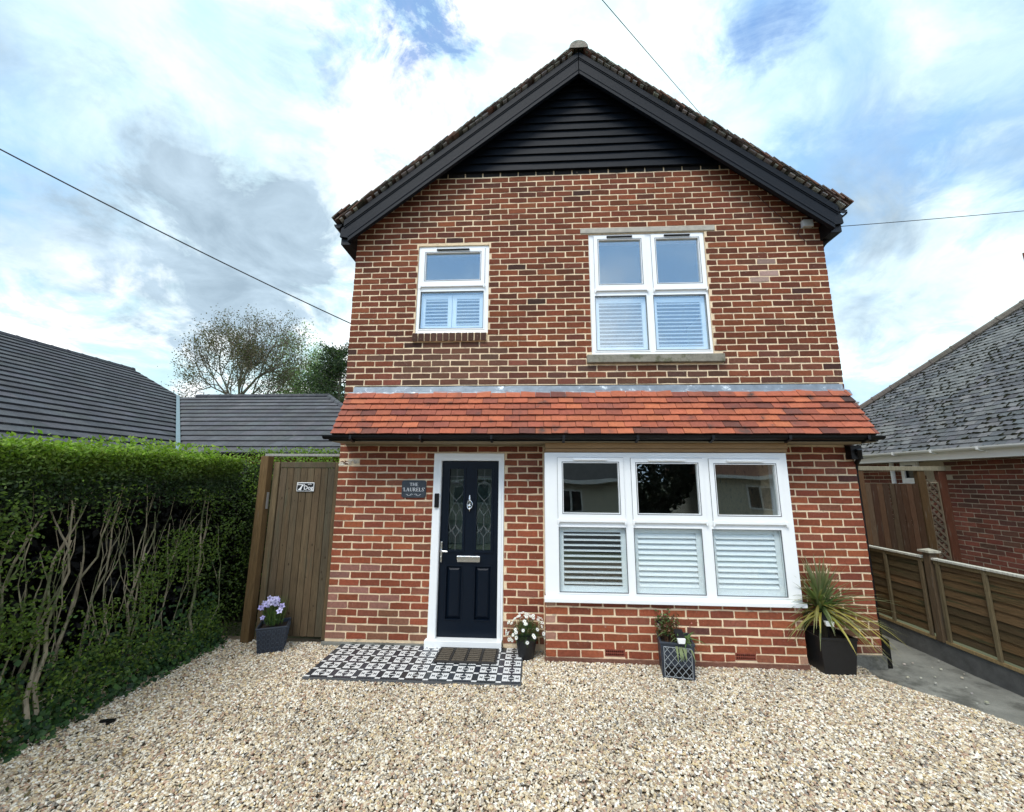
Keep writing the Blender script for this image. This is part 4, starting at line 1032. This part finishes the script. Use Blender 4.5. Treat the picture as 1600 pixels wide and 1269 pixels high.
for i in range(22000):      # dense back of the hedge, interior shade painted as near-black leaves
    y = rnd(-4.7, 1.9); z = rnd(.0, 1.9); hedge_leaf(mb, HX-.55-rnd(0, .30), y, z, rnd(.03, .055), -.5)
for i in range(700):
    y = rnd(-4.7, .1); z = rnd(.0, 1.8); hedge_leaf(mb, HX-rnd(.15, .5), y, z, rnd(.012, .024), rnd(.0, .2))
for i in range(4500):      # end of the hedge beside the post
    hedge_leaf(mb, rnd(HX-.7, HX+.15), rnd(.0, .5), rnd(.0, 1.93), rnd(.012, .022), rnd(0, .3))
mb.build('foliage', LEAF, HD)
mb = MB(); mb.box(HX-.98, HX-.90, -4.8, 3.0, -.05, 1.82); mb.build('inner_growth', mat('shaded_growth', (.012, .018, .006), 1., var=.6, vs=30, bump=.05, bs=30), HD)  # near-black board, hedge interior shade put into its colour
random.seed(33)
for i in range(64):
    y = -.12-3.6*((i+rnd(-.9, 1.6))/64); x = HX-rnd(.02, .45); mb = MB(); pts = []; rr = rnd(.0028, .0065) if random.random() < .82 else rnd(.009, .015); z = -.02; ln = random.gauss(0, .28); H_ = rnd(1.2, 1.75)
    col = (1, 1, 1); k = 9; yy, xx = y, x
    for q in range(k+1):
        pts.append((xx, yy, z)); z += H_/k; yy += ln*H_/k*.3+rnd(-.045, .045)*(1 if q%2 else 1.5); xx += rnd(-.04, .04)
    mb.tube(pts, [rr*(1.15-.09*q)*rnd(.88, 1.12) for q in range(k+1)], 6, col)
    for b_ in range(random.choice((1, 2, 3))):
        q = random.randint(3, 7); p = Vector(pts[q]); d = Vector((rnd(-.4, .3), rnd(-.6, .6), rnd(.8, 1.5))).normalized(); L_ = rnd(.25, .6); bp_ = [p]
        for e_ in range(5): d = (d+Vector((rnd(-.2, .2), rnd(-.3, .3), .15))).normalized(); bp_.append(bp_[-1]+d*L_/5)
        mb.tube(bp_, [rr*.55*(1-.13*e_) for e_ in range(6)], 5, col)
    mb.build('stem', STEMB, HD)
# ivy along the foot of the hedge
mb = MB(); random.seed(5)
for i in range(9500):
    y = rnd(-4.6, .0); h = abs(random.gauss(0, .26)); bulge = .30*max(0, 1-h/.35)
    ny = .5+.5*mnoise.noise(Vector((y*2.2, h*2, 9)))
    if random.random() > .35+ny*.8: continue
    x = HX-.10+bulge*rnd(.2, 1)*(.5+ny*.6); s = rnd(.012, .028)
    c = mixc((.02, .055, .022), (.075, .16, .04), random.random()**1.6); leaf(mb, (x, y, .01+h*rnd(.6, 1)), s, vary(c, .25), (1, rnd(-1, .2), rnd(0, 1)), .8)
tag(mb.build('ivy', LEAF), kind='stuff')
mb = MB()
for i in range(9000):
    y = rnd(.75, 1.5); x = rnd(-1.9, -.03); hedge_leaf(mb, x, y, rnd(1.4, 2.13) if random.random() < .8 else rnd(.2, 1.4), rnd(.013, .024), rnd(.3, .95))
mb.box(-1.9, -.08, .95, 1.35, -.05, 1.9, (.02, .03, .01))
tag(mb.build('hedge', LEAF), 'clipped green hedge whose top shows above the wooden gate', 'hedge')
mb = MB(); p = un(168, 1128, 2, .012); p2 = Vector((p.x, p.y, .02))
mb.obox(p2, (.045, .012, 0), (-.004, .012, 0), (0, 0, .006)); mb.obox(p2+Vector((.04, -.02, 0)), (.008, -.004, 0), (.006, .022, 0), (0, 0, .006))
tag(mb.build('plastic_scrap', BLACKP), 'small bent black plastic scrap lying on the gravel near the hedge', 'litter')

# ------------------------------------------------------------------ bungalow on the left
def tiled_slope(mb, A, B, up_, down_len, gauge, colf, n_sub=1, thick=.02, clipf=None):
    pass
LB = thing('bungalow', 'low bungalow with dark grey tiled roofs behind the left hedge', 'house')
xe, ye, ze, xr, zr, t_ = -7.1, 5.6, 2.32, -13.85, 5.93, .5348; yr = 10.2; zw = ze+(yr-ye)*t_*1.0; wr = -5.62
zw = 4.78; tw_ = (zw-ze)/(yr-ye)
mb = MB(); DT = (.062, .066, .074)
nco = 21; Lx = xe-xr
for k in range(nco):     # main slope facing +x: stepped courses
    xa_ = xe-k*Lx/nco; xb_ = xe-(k+1)*Lx/nco; za = ze+(xe-xa_)*t_; zb = ze+(xe-xb_)*t_
    y = -9.0
    # valley: below the wing ridge the slope stops at the wing
    def yend(x): 
        z = ze+(xe-x)*t_
        return yr+.12 if z > zw else ye+(z-ze)/tw_
    w = .34
    while y < yr+.1:
        y2 = min(y+w, yend((xa_+xb_)/2));
        if y2-y < .03: break
        c = vary(DT, .17)
        mb.face([(xa_, y, za+.055), (xa_, y2, za+.055), (xb_, y2, zb+.012), (xb_, y, zb+.012)], c)
        mb.face([(xa_, y, za+.0), (xa_, y2, za+.0), (xa_, y2, za+.055), (xa_, y, za+.055)], (.018, .018, .02))
        y += w
nw = 13; 
for k in range(nw):     # wing slope facing -y
    ya = ye+(yr-ye)*k/nw; yb = ye+(yr-ye)*(k+1)/nw; za = ze+(ya-ye)*tw_; zb = ze+(yb-ye)*tw_
    zm = (za+zb)/2; xl = xe-(zm-ze)/t_-.02; xr_ = wr+(zw-zm)/tw_*1.0
    x = xl
    while x < xr_:
        x2 = min(x+.34, xr_); c = vary(mixc(DT, (.085, .087, .092), .7), .15)
        mb.face([(x, ya, za+.05), (x2, ya, za+.05), (x2, yb, zb+.012), (x, yb, zb+.012)], c)
        mb.face([(x, ya, za), (x2, ya, za), (x2, ya, za+.05), (x, ya, za+.05)], (.018, .018, .02)); x = x2
# hip face and back faces
mb.face([(wr, yr, zw), (wr+(zw-ze)/tw_, ye, ze), (wr+(zw-ze)/tw_, 2*yr-ye, ze)], DT); mb.face([(wr, yr, zw), (xe-3, yr, zw), (xe-3, 2*yr-ye, ze), (wr+4.6, 2*yr-ye, ze)], DT)
mb.face([(xr, -9, zr), (xr, yr+.1, zr), (xr-6.7, yr+.1, ze), (xr-6.7, -9, ze)], DT)
lr = mb.build('roof', DTILE, LB)
mb = MB()
def ridge(mb, a, b, r=.10, seg=.45, col=(.06, .062, .068), n=8):
    a, b = Vector(a), Vector(b); L_ = (b-a).length; k = max(1, int(L_/seg)); d = (b-a)/k
    for i in range(k):
        p, q = a+d*i, a+d*(i+1)*1.0; c = vary(col, .15); mb.tube([p, p+d*.9, p+d*.9001, q], [r, r*.97, r*1.1, r*1.1], n, c)
ridge(mb, (xr, -9, zr), (xr, yr+.1, zr)); ridge(mb, (-10.9, yr, zw+.02), (wr, yr, zw+.02)); ridge(mb, (wr, yr, zw), (wr+(zw-ze)/tw_, ye, ze), .10); ridge(mb, (xr, yr+.1, zr-.02), (xe-(zw-ze)/t_, yr+.1, zw), .05)
mb.build('ridge_tile', DTILE, lr)
mb = MB(); vb = Vector((xe, ye, ze+.06)); vt = Vector((xe-(zw-ze)/t_, yr, zw+.06)); mb.obox((vb+vt)/2+Vector((0, 0, .02)), (vt-vb)/2, Vector((.035, .035, 0)), (0, 0, .01)); mb.build('valley_lining', mat('valley_lead', (.13, .19, .21), .5), lr)
mb = MB(); mb.prism([(xe-.45, ze-.2), (xe-.45, -.2), (xr-6, -.2), (xr-6, ze-.2)], -9, 9.5) if False else None
mb.box(xr-5, xe-.45, -8.6, yr-.2, -.2, ze+.1, (.3, .12, .08)); mb.box(xe-.5, wr+(zw-ze)/tw_-.5, ye+.45, 2*yr-ye-.5, -.2, ze+.1, (.3, .12, .08)); mb.prism([(xe-.5, ze), (xr-6, ze), (xr, zr-.1)], yr-.25, yr-.2)
mb.build('wall', mat('plain_brick', (.22, .08, .05), .9), LB)
mb = MB(); halfpipe(mb, xe+.06, ze+.01, .06, -9, ye, n=8); mb.box(xe-.02, xe, -9, ye, ze-.17, ze); halfpipe(mb, ye-.06, ze+.01, .06, xe, -1.0, axis='x', n=8); mb.build('gutter', BLACKP, LB)

# ------------------------------------------------------------------ bungalow on the right
RB = thing('bungalow', 'red brick bungalow with mossy grey roof and white gutter on the right', 'house')
gx, gz0, tr_, yE = 8.9, 2.24, .93, 6.95; rx = 14.4; zr2 = gz0+(rx-gx)*tr_
mb = MB(); MSL = [(.105, .112, .12), (.13, .135, .14), (.095, .10, .107), (.15, .153, .155)]
nn_ = Vector((-tr_, 0, 1)).normalized(); uu_ = Vector((1, 0, tr_)).normalized(); Lsl = (Vector((rx, 0, zr2))-Vector((gx, 0, gz0))).length; gg = .115
mm = MB(); random.seed(9)
for k in range(int(Lsl/gg)):
    base = Vector((gx, 0, gz0))+uu_*(k*gg); yh = yE-(base.x-gx); y = -2.5+(.085 if k % 2 else 0)
    while y < yh:
        w = .165; y2 = min(y+w, yh)
        if y2-y > .03 and not (base.x > 12.5 and y < -1):
            c = vary(random.choice(MSL), .12)
            if mnoise.noise(Vector((y*.7, k*.12, 5))) > .25: c = mixc(c, (.20, .21, .20), .5)
            ctr = base+uu_*gg*.6+nn_*rnd(.0, .006)+Vector((0, (y+y2)/2, 0)); mb.obox(ctr, (0, (y2-y)/2-.003, rnd(-.002, .002)), uu_*gg*.62-nn_*.008, nn_*.006, c)
            mo = mnoise.noise(Vector((y*1.3, k*.2, 0)))
            if random.random() < .8+mo*.8:      # moss cushions along tile edges
                for q in range(random.choice((1, 2, 2))):
                    p = base+uu_*rnd(-.004, .012)+nn_*.019+Vector((0, rnd(y, y2), 0)); r = rnd(.014, .036)
                    V = [p+Vector((0, cos(a)*r*rnd(1., 1.9), 0))+uu_*sin(a)*r*.55-nn_*.006 for a in [2*pi*i/7 for i in range(7)]]+[p+nn_*r*.45]
                    mm.mesh(V, [(i, (i+1) % 7, 7) for i in range(7)])
            if random.random() < .30+mo*.5:
                p = base+uu_*gg*rnd(.2, .8)+nn_*.017+Vector((0, y, 0)); r = rnd(.012, .024)
                V = [p+Vector((0, cos(a)*r, 0))+uu_*sin(a)*r*2.2-nn_*.004 for a in [2*pi*i/7 for i in range(7)]]+[p+nn_*r*.4]
                mm.mesh(V, [(i, (i+1) % 7, 7) for i in range(7)])
        y = y+w
mb.face([(gx, yE, gz0), (rx, yE-(rx-gx), zr2), (rx+5.5, yE, gz0)], (.1, .1, .1)); mb.face([(rx, yE-(rx-gx), zr2), (rx, -2.5, zr2), (rx+5.5, -2.5, gz0), (rx+5.5, yE, gz0)], (.1, .1, .1))
mb.face([(gx, -2.5, gz0-.01), (gx, yE, gz0-.01), (rx, yE-(rx-gx), zr2-.01), (rx, -2.5, zr2-.01)], (.03, .03, .03))
rr_ = mb.build('roof', MOSSLATE, RB); mm.build('moss', MOSS, rr_)
mb = MB(); ridge(mb, (gx, yE, gz0+.02), (rx, yE-(rx-gx), zr2+.03), .085, .42, (.12, .105, .09)); mb.build('ridge_tile', MOSSLATE, rr_)
mb = MB(); halfpipe(mb, gx-.055, gz0+.01, .055, -2.5, yE, n=8); mb.box(gx+.0, gx+.02, -2.5, yE, gz0-.16, gz0-.02)
for i in range(11): y = -1+i*.72; mb.prism([(gx-.113, gz0+.012), (gx-.10, gz0-.04), (gx-.055, gz0-.052), (gx, gz0-.05), (gx, gz0-.07), (gx-.06, gz0-.065), (gx-.112, gz0-.04)], y, y+.03)
mb.tube([(gx-.055, yE-.2, gz0-.05), (gx-.055, yE-.2, gz0-.15), (9.14, yE-.2, gz0-.4), (9.14, yE-.2, 0)], .034, 8)
mb.build('gutter', PVC, RB)
mb = MB(); mb.box(gx+.021, 9.2, -2.4, yE-.1, gz0-.16, gz0-.145); mb.build('soffit', GREYPV, RB)
# wall with brick pattern
mb = MB(); mb.box(9.2025, 9.45, -2.2, yE-.3, -.2, gz0-.1); mb.box(9.45, 18, yE-.5, yE-.3, -.2, gz0-.1); mb.box(9.45, 18, -2.2, -2.0, -.2, gz0-.1); wl = mb.build('wall', MORTAR_DIM, RB)
mb = MB()
for j in range(29):
    z = .0+j*.075; y = -2.2-(.11 if j % 2 else 0)
    while y < yE-.32:
        if not (1.70 < z < 2.12 and 2.75 < y+.1 < 3.2):
            brick(mb, y, min(y+.213, yE-.3), z-.0315, z+.0315, 9.2, vary(random.choice([(.17, .055, .038), (.14, .05, .036), (.19, .066, .045), (.115, .055, .04)]), .2), xf=True, sgn=1)
        y += .225
mb.build('brickwork', BRICK, wl)
# small window of the right bungalow seen over the tall fence
pa = un(1405, 712, 0, 9.17); pb = un(1440, 755, 0, 9.17)
mb = MB(); ya_, yb_ = pb.y+.02, pa.y+.02; k0 = len(mb.v); mb.plate(ya_, yb_, pb.z, 2.09, 0, .04, [(ya_+.07, yb_-.07, pb.z+.07, 2.03)]); mb.plate(ya_+.03, yb_-.03, pb.z+.04, 2.06, -.015, -.001, [(ya_+.09, yb_-.09, pb.z+.09, 2.02)]); mb.box(ya_-.03, yb_+.03, -.06, .0, pb.z-.035, pb.z-.005)
for i in range(k0, len(mb.v)): x_, y_, z_ = mb.v[i]; mb.v[i] = (9.17+y_, x_, z_)
rw = mb.build('window', PVC, RB, bevel=.003); mb = MB(); mb.box(9.195, 9.2, ya_+.05, yb_-.05, pb.z+.05, 2.05); mb.build('pane', mat('dark_glass', (.02, .025, .03), .05), rw)
mb = MB(); mb.tube([(9.12, yb_+.12, 2.1), (9.12, yb_+.12, -.1)], .035, 10); mb.build('downpipe', PVC, RB)
p = un(1341, 634, 1, 22.); mb = MB(); mb.box(p.x-.12, p.x+.12, 22, 22.24, p.z-2.5, p.z-.1); mb.lathe((p.x, 22.12, p.z-.1), [(.1, 0), (.1, .25), (.16, .3), (.16, .36), (0, .4)], 10); tag(mb.build('flue', mat('flue_metal', (.35, .34, .32), .6)), 'small distant metal flue peeping over the right bungalow roof end', 'flue')
p = un(1597, 396, 1, 3.9); mb = MB(); mb.box(p.x, p.x+.5, 3.3, 3.9, p.z-1.6, p.z+.0, (.2, .08, .05)); mb.build('chimney', BRICK, RB)

# ------------------------------------------------------------------ fences right
FX = 6.32
def panel(y0, y1, idx):
    f = thing('overlap_fence', ('low brown overlap fence panel nearest the camera on the right edge', 'low overlap fence panel in the dark gap beyond the capped post')[idx], 'fence panel', 'low overlap fence panels')
    mb = MB(); nb = 9; zb, zt_ = .19, .93; h = (zt_-zb)/nb
    for i in range(nb):
        n = 16; V = []; c = vary(random.choice([(.105, .066, .030), (.08, .054, .026), (.115, .072, .034), (.07, .05, .026)]), .15); ph = rnd(0, 9)
        for q in range(n+1):
            y = lerp(y0+.03, y1-.03, q/n); wv = .012*mnoise.noise(Vector((y*2.2, i*3.1, ph)))
            V += [(FX-.012, y, zb+i*h+wv), (FX+.004, y, zb+(i+1)*h+.03), (FX+.002, y, zb+i*h+wv+.002)]
        mb.mesh(V, [(3*q, 3*q+1, 3*q+4, 3*q+3) for q in range(n)]+[(3*q, 3*q+3, 3*q+5, 3*q+2) for q in range(n)], c)
    mb.build('slat_panel', FENCEW, f)
    mb = MB(); mb.box(FX+.006, FX+.012, y0+.01, y1-.01, zb, zt_, (.08, .06, .03)); mb.build('backing', FENCEW, f)
    k = 5
    for i in range(k):
        y = lerp(y0+.02, y1-.055, i/(k-1)); mb = MB(); mb.box(FX-.035, FX-.014, y, y+.035, zb-.02, zt_, vary((.13, .10, .055), .12)); mb.build('batten', POSTW, f, bevel=.003)
    mb = MB(); mb.box(FX-.045, FX+.03, y0, y1, zt_+.002, zt_+.024, (.50, .49, .42)); mb.box(FX-.03, FX-.016, y0, y1, zt_-.035, zt_, (.16, .12, .06)); mb.build('capping', POSTW, f, bevel=.003)
    mb = MB(); mb.box(FX-.034, FX-.013, y0, y1, zb-.048, zb-.021, (.24, .17, .08)); mb.build('bottom_rail', POSTW, f)
panel(-1.72, .10, 0); panel(.21, 2.04, 1)
for i, (y, lab) in enumerate(((.155, 'capped timber fence post between the two low fence panels'), (2.095, 'timber fence post at the dark far end of the low fence'))):
    po = thing('fence_post', lab, 'post', 'posts of the low fence'); mb = MB(); mb.box(FX-.04, FX+.036, y-.036, y+.036, .141, 1.0, (.095, .065, .038)); mb.build('post', POSTW, po, bevel=.004)
    mb = MB(); mb.box(FX-.062, FX+.062, y-.062, y+.062, 1.0, 1.02, (.35, .33, .26)); V = [(FX-.058, y-.058, 1.02), (FX+.058, y-.058, 1.02), (FX+.058, y+.058, 1.02), (FX-.058, y+.058, 1.02), (FX, y, 1.04)]
    mb.mesh(V, [(0, 1, 4), (1, 2, 4), (2, 3, 4), (3, 0, 4)], (.35, .33, .26)); mb.build('post_cap', POSTW, po)
mb = MB(); mb.box(FX-.02, FX+.03, -4.0, 2.2, -.2, .14, jit=.004); tag(mb.build('gravel_board', CONCB, bevel=.006), 'long dark concrete board under the low wooden fence on the right', 'gravel board')
# tall fence between the buildings
TF = thing('tall_fence', 'tall dark brown boarded screen with lattice strips between the brick house and right bungalow', 'fence'); TY = 2.6
def TX(u, v=760): return un(u, v, 1, TY).x
mb = MB(); xb0, xb1 = 7.66, 8.50; n_ = 9
for i in range(n_):
    a, b = lerp(xb0, xb1, i/n_), lerp(xb0, xb1, (i+1)/n_); g_ = .004
    c = vary(random.choice([(.060, .030, .018), (.045, .025, .016), (.070, .036, .020), (.08, .05, .03)]), .25)
    z1 = 1.69
    if i == 4:
        mb.box(a+.022, b-g_, TY, TY+.02, -.1, z1, c); mb.box(a+g_, a+.0215, TY, TY+.02, -.1, 1.12, c); mb.box(a+g_, a+.0215, TY, TY+.02, 1.27, 1.34, c)
    elif i in (6, 7):
        mb.box(a+.016, b-g_, TY, TY+.02, -.1, z1, c); mb.box(a+g_, a+.0155, TY, TY+.02, -.1, 1.02+.03*(i == 6), c); mb.box(a+g_, a+.0155, TY, TY+.02, 1.14+.02*(i == 6), z1, c)
    else: mb.box(a+g_, b-g_*.5, TY, TY+.02, -.1, z1, c)
mb.build('board_panel', POSTW, TF)
mb = MB(); mb.box(6.36, 8.95, TY-.03, TY+.02, 1.90, 1.97, (.22, .20, .14)); mb.build('top_rail', POSTW, TF, bevel=.004)
for a, b, c in ((7.545, 7.655, (.10, .055, .028)), (8.505, 8.62, (.075, .045, .02)), (8.83, 8.95, (.085, .032, .018)), (6.5, 6.6, (.1, .06, .04))):
    mb = MB(); mb.box(a, b, TY-.02, TY+.06, -.1, 1.90, c); mb.build('upright', POSTW, TF, bevel=.004)
for a, b in ((7.36, 7.54), (8.625, 8.825)):
    mb = MB(); z = .15
    mb.box(a, a+.02, TY+.0, TY+.02, -.1, 1.72, (.15, .12, .08)); mb.box(b-.02, b, TY, TY+.02, -.1, 1.72, (.15, .12, .08)); mb.box(a+.021, b-.021, TY, TY+.02, 1.70, 1.72, (.25, .21, .15))
    while z < 1.6:
        for s in (1, -1):
            mb.obox(((a+b)/2, TY+.01+.006*s, z+.07), ((b-a)/2-.02, 0, s*.085), (0, .005, 0), (-.008*s, 0, .012), vary((.11, .085, .06), .2))
        z += .12
    mb.build('lattice_strip', POSTW, TF)
mb = MB(); mb.box(6.36, 7.35, TY+.03, TY+.05, -.1, 1.69, (.06, .035, .02)); mb.build('board_panel', POSTW, TF)

# ------------------------------------------------------------------ overhead cables
def cable(a, b, sag, label, r=.006):
    mb = MB(); a, b = Vector(a), Vector(b); pts = [a.lerp(b, t/24)-Vector((0, 0, sag*4*(t/24)*(1-t/24))) for t in range(25)]
    mb.tube(pts, r, 5); tag(mb.build('overhead_cable', CABLE), label, 'cable', 'overhead cables')
cable(un(549, 506, 1, .3), un(-260, 95, 1, -2.2), .05, 'thick dark cable sloping down from upper left to the left house wall', .007)
ca, cb = un(1102, 186, 1, 9.), un(905, -42, 1, 2.)
cable(ca+(ca-cb)*.9, cb, .02, 'thin cable passing behind the right slope of the house roof', .009)
cable(un(1312, 354, 1, .6), un(1900, 297, 1, 3.), .04, 'thin horizontal cable running off to the right from the right eaves', .005)

# ------------------------------------------------------------------ trees
def tree(name, label, base, H, rad, leafc, nleaf, ls, bark=(.13, .12, .10), sparse=.0, seed=1, levels=5, spread=.55, trunk_r=.28, droop=0., minz=.25, tf=.30, shape=None, cat='tree'):
    random.seed(seed); base = Vector(base); t = thing(name, label, cat, 'trees beyond the left bungalow', base); mb = MB(); tips = []
    def grow(p, d, L, r, lv):
        n = 4; pts = [p]
        for i in range(n):
            k_ = .05 if lv == 0 else .2
            d = (d+Vector((rnd(-k_, k_), rnd(-k_, k_), rnd(-.05, .12)-droop*(lv > 2)*.25))).normalized(); pts.append(pts[-1]+d*L/n)
        mb.tube(pts, [r*(1-.10*i) for i in range(n+1)], 6 if lv < 2 else 4, bark, cap=False)
        if lv >= levels-2: tips.extend([(q, lv) for q in pts[1:]])
        if lv >= levels: return
        kids = 7 if lv == 0 else random.choice((2, 3, 3)); a0 = rnd(0, 6)
        for k in range(kids):
            a = a0+2*pi*k/kids+rnd(-.4, .4); s = d.orthogonal().normalized(); s2 = d.cross(s); sp_ = (rnd(.15, 1.25)*spread*1.5) if lv == 0 else rnd(.35, 1.)*spread*1.3
            nd = (d+(s*cos(a)+s2*sin(a))*sp_).normalized(); q = pts[random.choice((3, 4) if lv == 0 else (2, 3, 4, 4))]
            grow(q, nd, (L if lv else H*.19)*rnd(.72, .92), r*(.5 if lv == 0 else .62), lv+1)
    grow(Vector((0, 0, 0)), Vector((0, 0, 1)), H*tf, trunk_r, 0)
    zs_ = sorted(p.z for p, _ in tips)[int(len(tips)*.995)]; xs_ = sorted(sqrt(p.x**2+p.y**2) for p, _ in tips)[int(len(tips)*.96)]
    S = Matrix.Diagonal((rad/xs_, rad/xs_, H/zs_)).to_3x3()
    mb.v = [tuple(S @ Vector(v)) for v in mb.v]; mb.build('trunk', BARK, t)
    lm = MB()
    for i in range(nleaf):
        p, lv = random.choice(tips); p = S @ p
        if p.z < H*minz and random.random() < .5: continue
        q = p+Vector((random.gauss(0, 1), random.gauss(0, 1), random.gauss(0, 1)))*H*.022
        c = random.choice(leafc); leaf(lm, q, ls*rnd(.6, 1.4), vary(c, .3), asp=.6)
    lm.build('crown', LEAF, t)
b_ = un(386, 620, 1, 34.); top = un(405, 500, 1, 34.)
tree('broadleaf_tree', 'half bare spreading tree with brownish young leaves above the dark grey roof', (b_.x, 34., 0), top.z, 5.4, [(.10, .095, .055), (.13, .11, .07), (.075, .085, .035), (.14, .10, .08)], 21000, .08, (.10, .09, .07), seed=4, levels=6, spread=.7, trunk_r=.34, tf=.50)
b_ = un(478, 620, 1, 42.); top = un(478, 522, 1, 42.)
tree('willow_tree', 'pale green feathery tree between the half bare tree and the dark evergreen', (b_.x, 42., 0), top.z, 4.0, [(.20, .30, .13), (.26, .36, .18), (.14, .22, .09)], 11000, .11, (.2, .2, .14), seed=8, levels=6, spread=.45, droop=.3, tf=.45)
# dark evergreen
random.seed(12); b_ = un(532, 620, 1, 30.); top = un(536, 541, 1, 30.); ev = thing('evergreen_tree', 'dark dense evergreen tree beside the left edge of the brick house', 'tree', 'trees beyond the left bungalow', (b_.x-.2, 30., 0)); Hh = top.z
mb = MB(); mb.tube([(0, 0, 0), (.1, 0, Hh*.5), (0, .1, Hh*.9)], [.35, .22, .05], 8); lm = MB()
for i in range(150):
    z = Hh*rnd(.25, .97); R_ = 4.3*(1-(z/Hh)**5)*.9+.4; a = rnd(0, 2*pi); e_ = Vector((cos(a)*R_*rnd(.6, 1), sin(a)*R_*rnd(.6, 1), z+rnd(.1, .9))); st_ = Vector((0, 0, z-.5))
    mb.tube([st_, st_.lerp(e_, .5)+Vector((0, 0, -.1)), e_], [.05, .035, .012], 4, cap=False)
    for q in range(190):
        t = rnd(.25, 1.05); p = st_.lerp(e_, t)+Vector((random.gauss(0, .26), random.gauss(0, .26), random.gauss(0, .2))); c = mixc((.012, .028, .012), (.07, .11, .03), random.random()**2.2); leaf(lm, p, rnd(.07, .15), c, asp=.4)
mb.build('trunk', BARK, ev); lm.build('crown', LEAF, ev)
# hedging bushes far behind the right side, seen only as a low line
# ------------------------------------------------------------------ houses across the road (seen as reflections in the panes)
random.seed(3)
def opp(name, label, x0, x1, y, ez, rz_, wins, rm):
    h = thing(name, label, 'house', 'houses across the road reflected in the window panes'); mb = MB()
    mb.box(x0, x1, y-6, y, -.3, ez); mb.build('wall', CREAM, h)
    mb = MB(); a, b = x0-.4, x1+.4; V = [(a, y+.45, ez-.08), (b, y+.45, ez-.08), (b, y-6.4, ez-.08), (a, y-6.4, ez-.08), (a+2.2, y-3, rz_), (b-2.2, y-3, rz_)]
    mb.mesh(V, [(0, 1, 5, 4), (1, 2, 5), (2, 3, 4, 5), (3, 0, 4), (0, 3, 2, 1)]); mb.build('roof', rm, h)
    mb = MB(); mb.box(a, b, y+.42, y+.50, ez-.16, ez-.02); mb.build('fascia', WHITEP, h)
    for wa, wb, za, zb in wins:
        mb = MB(); m_ = (wa+wb)/2; mb.plate(wa, wb, za, zb, y, y+.06, [(wa+.07, m_-.04, za+.07, zb-.07), (m_+.04, wb-.07, za+.07, zb-.07)]); f = mb.build('window', WHITEP, h)
        mb = MB(); mb.box(wa+.05, wb-.05, y+.005, y+.02, za+.05, zb-.05); mb.build('pane', MATS['dark_glass'], f)
opp('rendered_house', 'cream rendered bungalow across the road mirrored in the left bay pane', -3.5, 6.2, -14, 1.78, 4.3, [(3.2, 4.3, .35, 1.35), (-1.5, .2, .4, 1.4)], mat('slate_far', (.05, .055, .06), .8))
opp('rendered_house', 'cream rendered house with brown roof across the road mirrored in the right bay pane', 9.9, 18.5, -14.5, 2.0, 4.6, [(11.5, 12.7, .5, 1.55), (14.5, 16, .5, 1.5)], REDROOF)
ev2 = thing('evergreen_tree', 'dark bushy evergreen between the two rendered houses across the road', 'tree', None, (8.0, -16.5, 0)); lm = MB(); mb = MB(); mb.tube([(0, 0, 0), (0, 0, 4.2)], [.22, .08], 8)
for i in range(5200):
    a, b, r = rnd(0, 2*pi), rnd(-1, 1), rnd(.55, 1)**.5*2.3; s = sqrt(1-b*b); leaf(lm, (r*s*cos(a)*.9, r*s*sin(a)*.9, 2.6+r*b*1.15), rnd(.10, .19), vary((.012, .022, .010), .4))
mb.build('trunk', BARK, ev2); lm.build('crown', LEAF, ev2)
mb = MB(); mb.box(-60, 60, -12.2, -7.0, -.128, -.10); structure(mb.build('road', mat('asphalt', (.05, .05, .052), .9, var=.3, vs=4, bump=.003, bs=90)))

# dead leaves blown on to the drive beside the hedge
random.seed(77); mb = MB()
for i in range(260):
    y = rnd(-4.2, .0); x = HX+.15+abs(random.gauss(0, .55))
    if not inside(x, y): continue
    leaf(mb, (x, y, gz_(x, y)+.022), rnd(.007, .016), vary(random.choice([(.10, .06, .03), (.16, .11, .05), (.06, .08, .03)]), .3), (rnd(-.4, .4), rnd(-.4, .4), 1), .6)
tag(mb.build('fallen_leaves', LEAF), kind='stuff')
